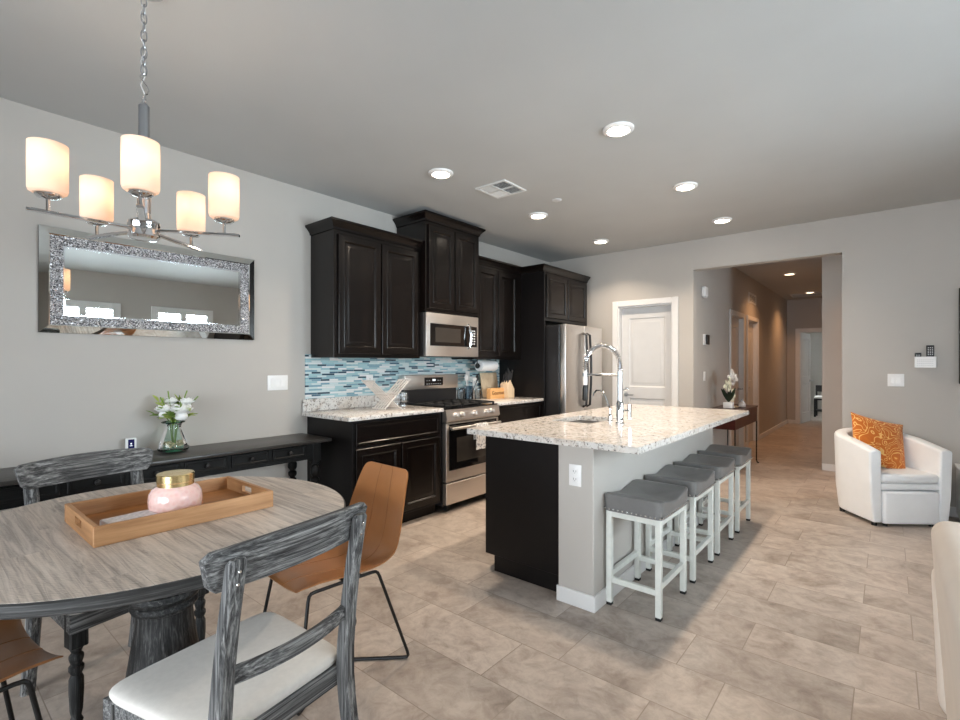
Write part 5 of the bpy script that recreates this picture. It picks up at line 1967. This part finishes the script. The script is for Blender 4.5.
md.limit_method = 'ANGLE'
md.angle_limit = R(50)
b = MB().box(-0.228, 0.228, -0.29, 0.15, 0.295, 0.345, 0.012, 2)
b.build('seat_base', 'whiteleather', t)
MB().box(-0.228, 0.228, -0.30, 0.17, 0.348, 0.425, 0.03, 4).build('seat_cushion', 'whiteleather', t)
for x in (-0.26, 0.26):
    for y in (-0.26, 0.12):
        MB().lathe([(0.02, 0), (0.02, 0.032)], (x, y, 0), 12).build('foot', 'blackplastic', t)
# footstool nested below the seat
mloc = Matrix.Rotation(AROT, 4, 'Z')
p = mloc @ Vector((0, -0.10, 0))
t2 = thing('footstool', 'white leather footstool tucked under the seat of the tub armchair', 'footstool', (AX + p.x, AY + p.y, 0), AROT)
MB().box(-0.218, 0.218, -0.21, 0.20, 0.02, 0.285, 0.022, 4).build('body', 'whiteleather', t2)
for x in (-0.18, 0.18):
    for y in (-0.17, 0.16):
        MB().lathe([(0.018, 0), (0.018, 0.022)], (x, y, 0), 12).build('foot', 'blackplastic', t2)

# cushion
def pillow_mb(w, th):
    b = MB()

    def side(sg):
        def fn(u, v):
            x, y = (u - 0.5) * 2, (v - 0.5) * 2
            pin = 1 - 0.06 * (1 - abs(x * y)) * 0 
            k = (1 - abs(x) ** 2.4) * (1 - abs(y) ** 2.4)
            ex = 1 - 0.07 * (1 - y * y)
            ey = 1 - 0.07 * (1 - x * x)
            return (x * w * ex, sg * th * max(k, 0) ** 0.55, y * w * ey)
        return fn
    b.grid(side(1), 25, 25)
    b.grid(side(-1), 25, 25)
    bmesh.ops.remove_doubles(b.bm, verts=b.bm.verts, dist=0.0005)
    bmesh.ops.recalc_face_normals(b.bm, faces=b.bm.faces)
    return b


pc = mloc @ Vector((-0.03, 0.01, 0))
o = pillow_mb(0.24, 0.08).build('throw_cushion', 'cushion', ang=80)
tag(o, 'orange cushion with pale swirl pattern propped in the white tub armchair', 'cushion')
o.matrix_world = Matrix.Translation((AX + pc.x, AY + pc.y, 0.632)) @ mloc @ Matrix.Rotation(R(8), 4, 'Z') @ Matrix.Rotation(R(-20), 4, 'X') @ Matrix.Rotation(R(15), 4, 'Y') @ Matrix.Diagonal((1.0, 0.9, 0.94, 1))

# remote holder
t = thing('wall_basket', 'small white perforated basket holding remotes on the back wall', 'basket', (0.252, YB, 1.30))
b = MB()
b.box(-0.07, 0.07, -0.060, -0.002, -0.012, -0.006, 0.002, 1).box(-0.07, 0.07, -0.062, -0.057, -0.012, 0.085, 0.002, 1).box(-0.07, 0.07, -0.005, -0.0005, -0.012, 0.085, 0.002, 1)
b.box(-0.072, -0.067, -0.06, -0.002, -0.012, 0.085, 0.002, 1).box(0.067, 0.072, -0.06, -0.002, -0.012, 0.085, 0.002, 1)
b.build('basket', 'whiteplastic', t)
b = MB()
for i in range(9):
    for j in range(4):
        b.box(-0.055 + i * 0.0125, -0.048 + i * 0.0125, -0.0632, -0.0618, 0.005 + j * 0.016, 0.011 + j * 0.016)
b.build('holes', 'greyplastic', t)


def remote(label, x, z1, w):
    t = thing('remote_control', label, 'remote control', (x, YB - 0.032, 1.30 - 0.005))
    MB().box(-w, w, -0.010, 0.010, 0, z1, 0.004, 2).build('case', 'blackplastic', t)
    b = MB()
    for i in range(3):
        for j in range(5):
            b.box(-w * 0.6 + i * w * 0.5, -w * 0.6 + i * w * 0.5 + w * 0.25, -0.0112, -0.0098, z1 - 0.085 + j * 0.015, z1 - 0.078 + j * 0.015)
    b.build('buttons', 'greyplastic', t)


remote('taller black remote control standing at the right of the white wall basket', 0.285, 0.19, 0.026)
remote('shorter black remote control at the left of the white wall basket', 0.205, 0.125, 0.022)

# television and stand at the right edge
t = thing('television', 'dark wall-mounted television at the right edge of the picture', 'television', (1.04, YB, 1.55))
MB().box(-0.575, 0.575, -0.065, -0.03, -0.40, 0.42, 0.006, 2).build('case', 'blackplastic', t)
MB().box(-0.56, 0.56, -0.067, -0.064, -0.385, 0.405).build('screen', 'blackglass', t)
MB().box(-0.2, 0.2, -0.03, -0.001, -0.15, 0.15).build('wall_bracket', 'blackmetal', t)
t = thing('media_cabinet', 'low white cabinet right of the tub armchair at the picture edge', 'cabinet', (1.15, YB - 0.22, 0))
MB().box(-0.70, 0.70, -0.20, 0.20, 0.04, 0.44, 0.003, 1).box(-0.71, 0.71, -0.21, 0.205, 0.44, 0.465, 0.003, 1).build('body', 'whiteplastic', t)
for k in range(3):
    MB().panel((-0.69 + k * 0.465, -0.20, 0.06), (1, 0, 0), (0, 0, 1), (0, -1, 0), 0.45, 0.36, [(0, 0), (0, 0.015), (0.003, 0.018), (0.03, 0.018), (0.035, 0.012), (0.04, 0.012)]).build('door', 'whiteplastic', t)
b = MB()
for x in (-0.65, 0.65):
    for y in (-0.16, 0.16):
        MB().box(x - 0.025, x + 0.025, y - 0.025, y + 0.025, 0, 0.04).build('foot', 'blackplastic', t)

# sofa at the right edge
t = thing('sofa', 'cream leather sofa whose rounded back corner shows at the right edge', 'sofa', (0.607, 1.35, 0))
# back runs along y on the left side
def sofa_part(name, x0, x1, y0, y1, z0, z1, bev, taper=0.0):
    b = MB().box(x0, x1, y0, y1, z0, z1, bev, 5)
    if taper:
        for v in b.bm.verts:
            f = (v.co.z - z0) / (z1 - z0)
            if v.co.x < (x0 + x1) / 2:
                v.co.x += taper * (1 - f)
            if v.co.y > (y0 + y1) / 2:
                v.co.y -= taper * 0.4 * (1 - f)
    return b.build(name, 'creamleather', t)


sofa_part('backrest', -0.50, -0.24, -0.95, 0.93, 0.10, 0.80, 0.05, 0.045)
sofa_part('seat', -0.26, 0.42, -0.75, 0.75, 0.10, 0.40, 0.03)
sofa_part('seat_cushion', -0.24, 0.44, -0.745, 0.0, 0.40, 0.50, 0.04)
sofa_part('seat_cushion', -0.24, 0.44, 0.005, 0.745, 0.40, 0.50, 0.04)
sofa_part('armrest', -0.49, 0.44, 0.93, 1.09, 0.10, 0.61, 0.05, 0.02)
sofa_part('armrest', -0.24, 0.44, -0.97, -0.75, 0.10, 0.61, 0.05)
for x in (-0.42, 0.38):
    for y in (-0.9, 0.95):
        MB().lathe([(0.022, 0), (0.03, 0.10)], (x, y, 0), 14).build('foot', 'blackplastic', t)

# bench in the far bedroom
t = thing('bench', 'dark bench with a pale cushion in the bedroom beyond the hall', 'bench', (-1.12, 14.9, 0))
MB().box(-0.30, 0.30, -0.2, 0.2, 0.42, 0.46, 0.004, 1).box(-0.30, 0.30, -0.2, 0.2, 0.14, 0.17, 0.004, 1).build('frame', 'espresso_dark', t)
for x in (-0.28, 0.28):
    for y in (-0.18, 0.18):
        MB().box(x - 0.02, x + 0.02, y - 0.02, y + 0.02, 0, 0.78 if y > 0 else 0.42, 0.003, 1).build('leg', 'espresso_dark', t)
MB().box(-0.29, 0.29, -0.19, 0.15, 0.46, 0.52, 0.02, 3).build('cushion', 'linen', t)
MB().box(-0.30, 0.30, 0.165, 0.195, 0.62, 0.78, 0.004, 1).build('back_rail', 'espresso_dark', t)
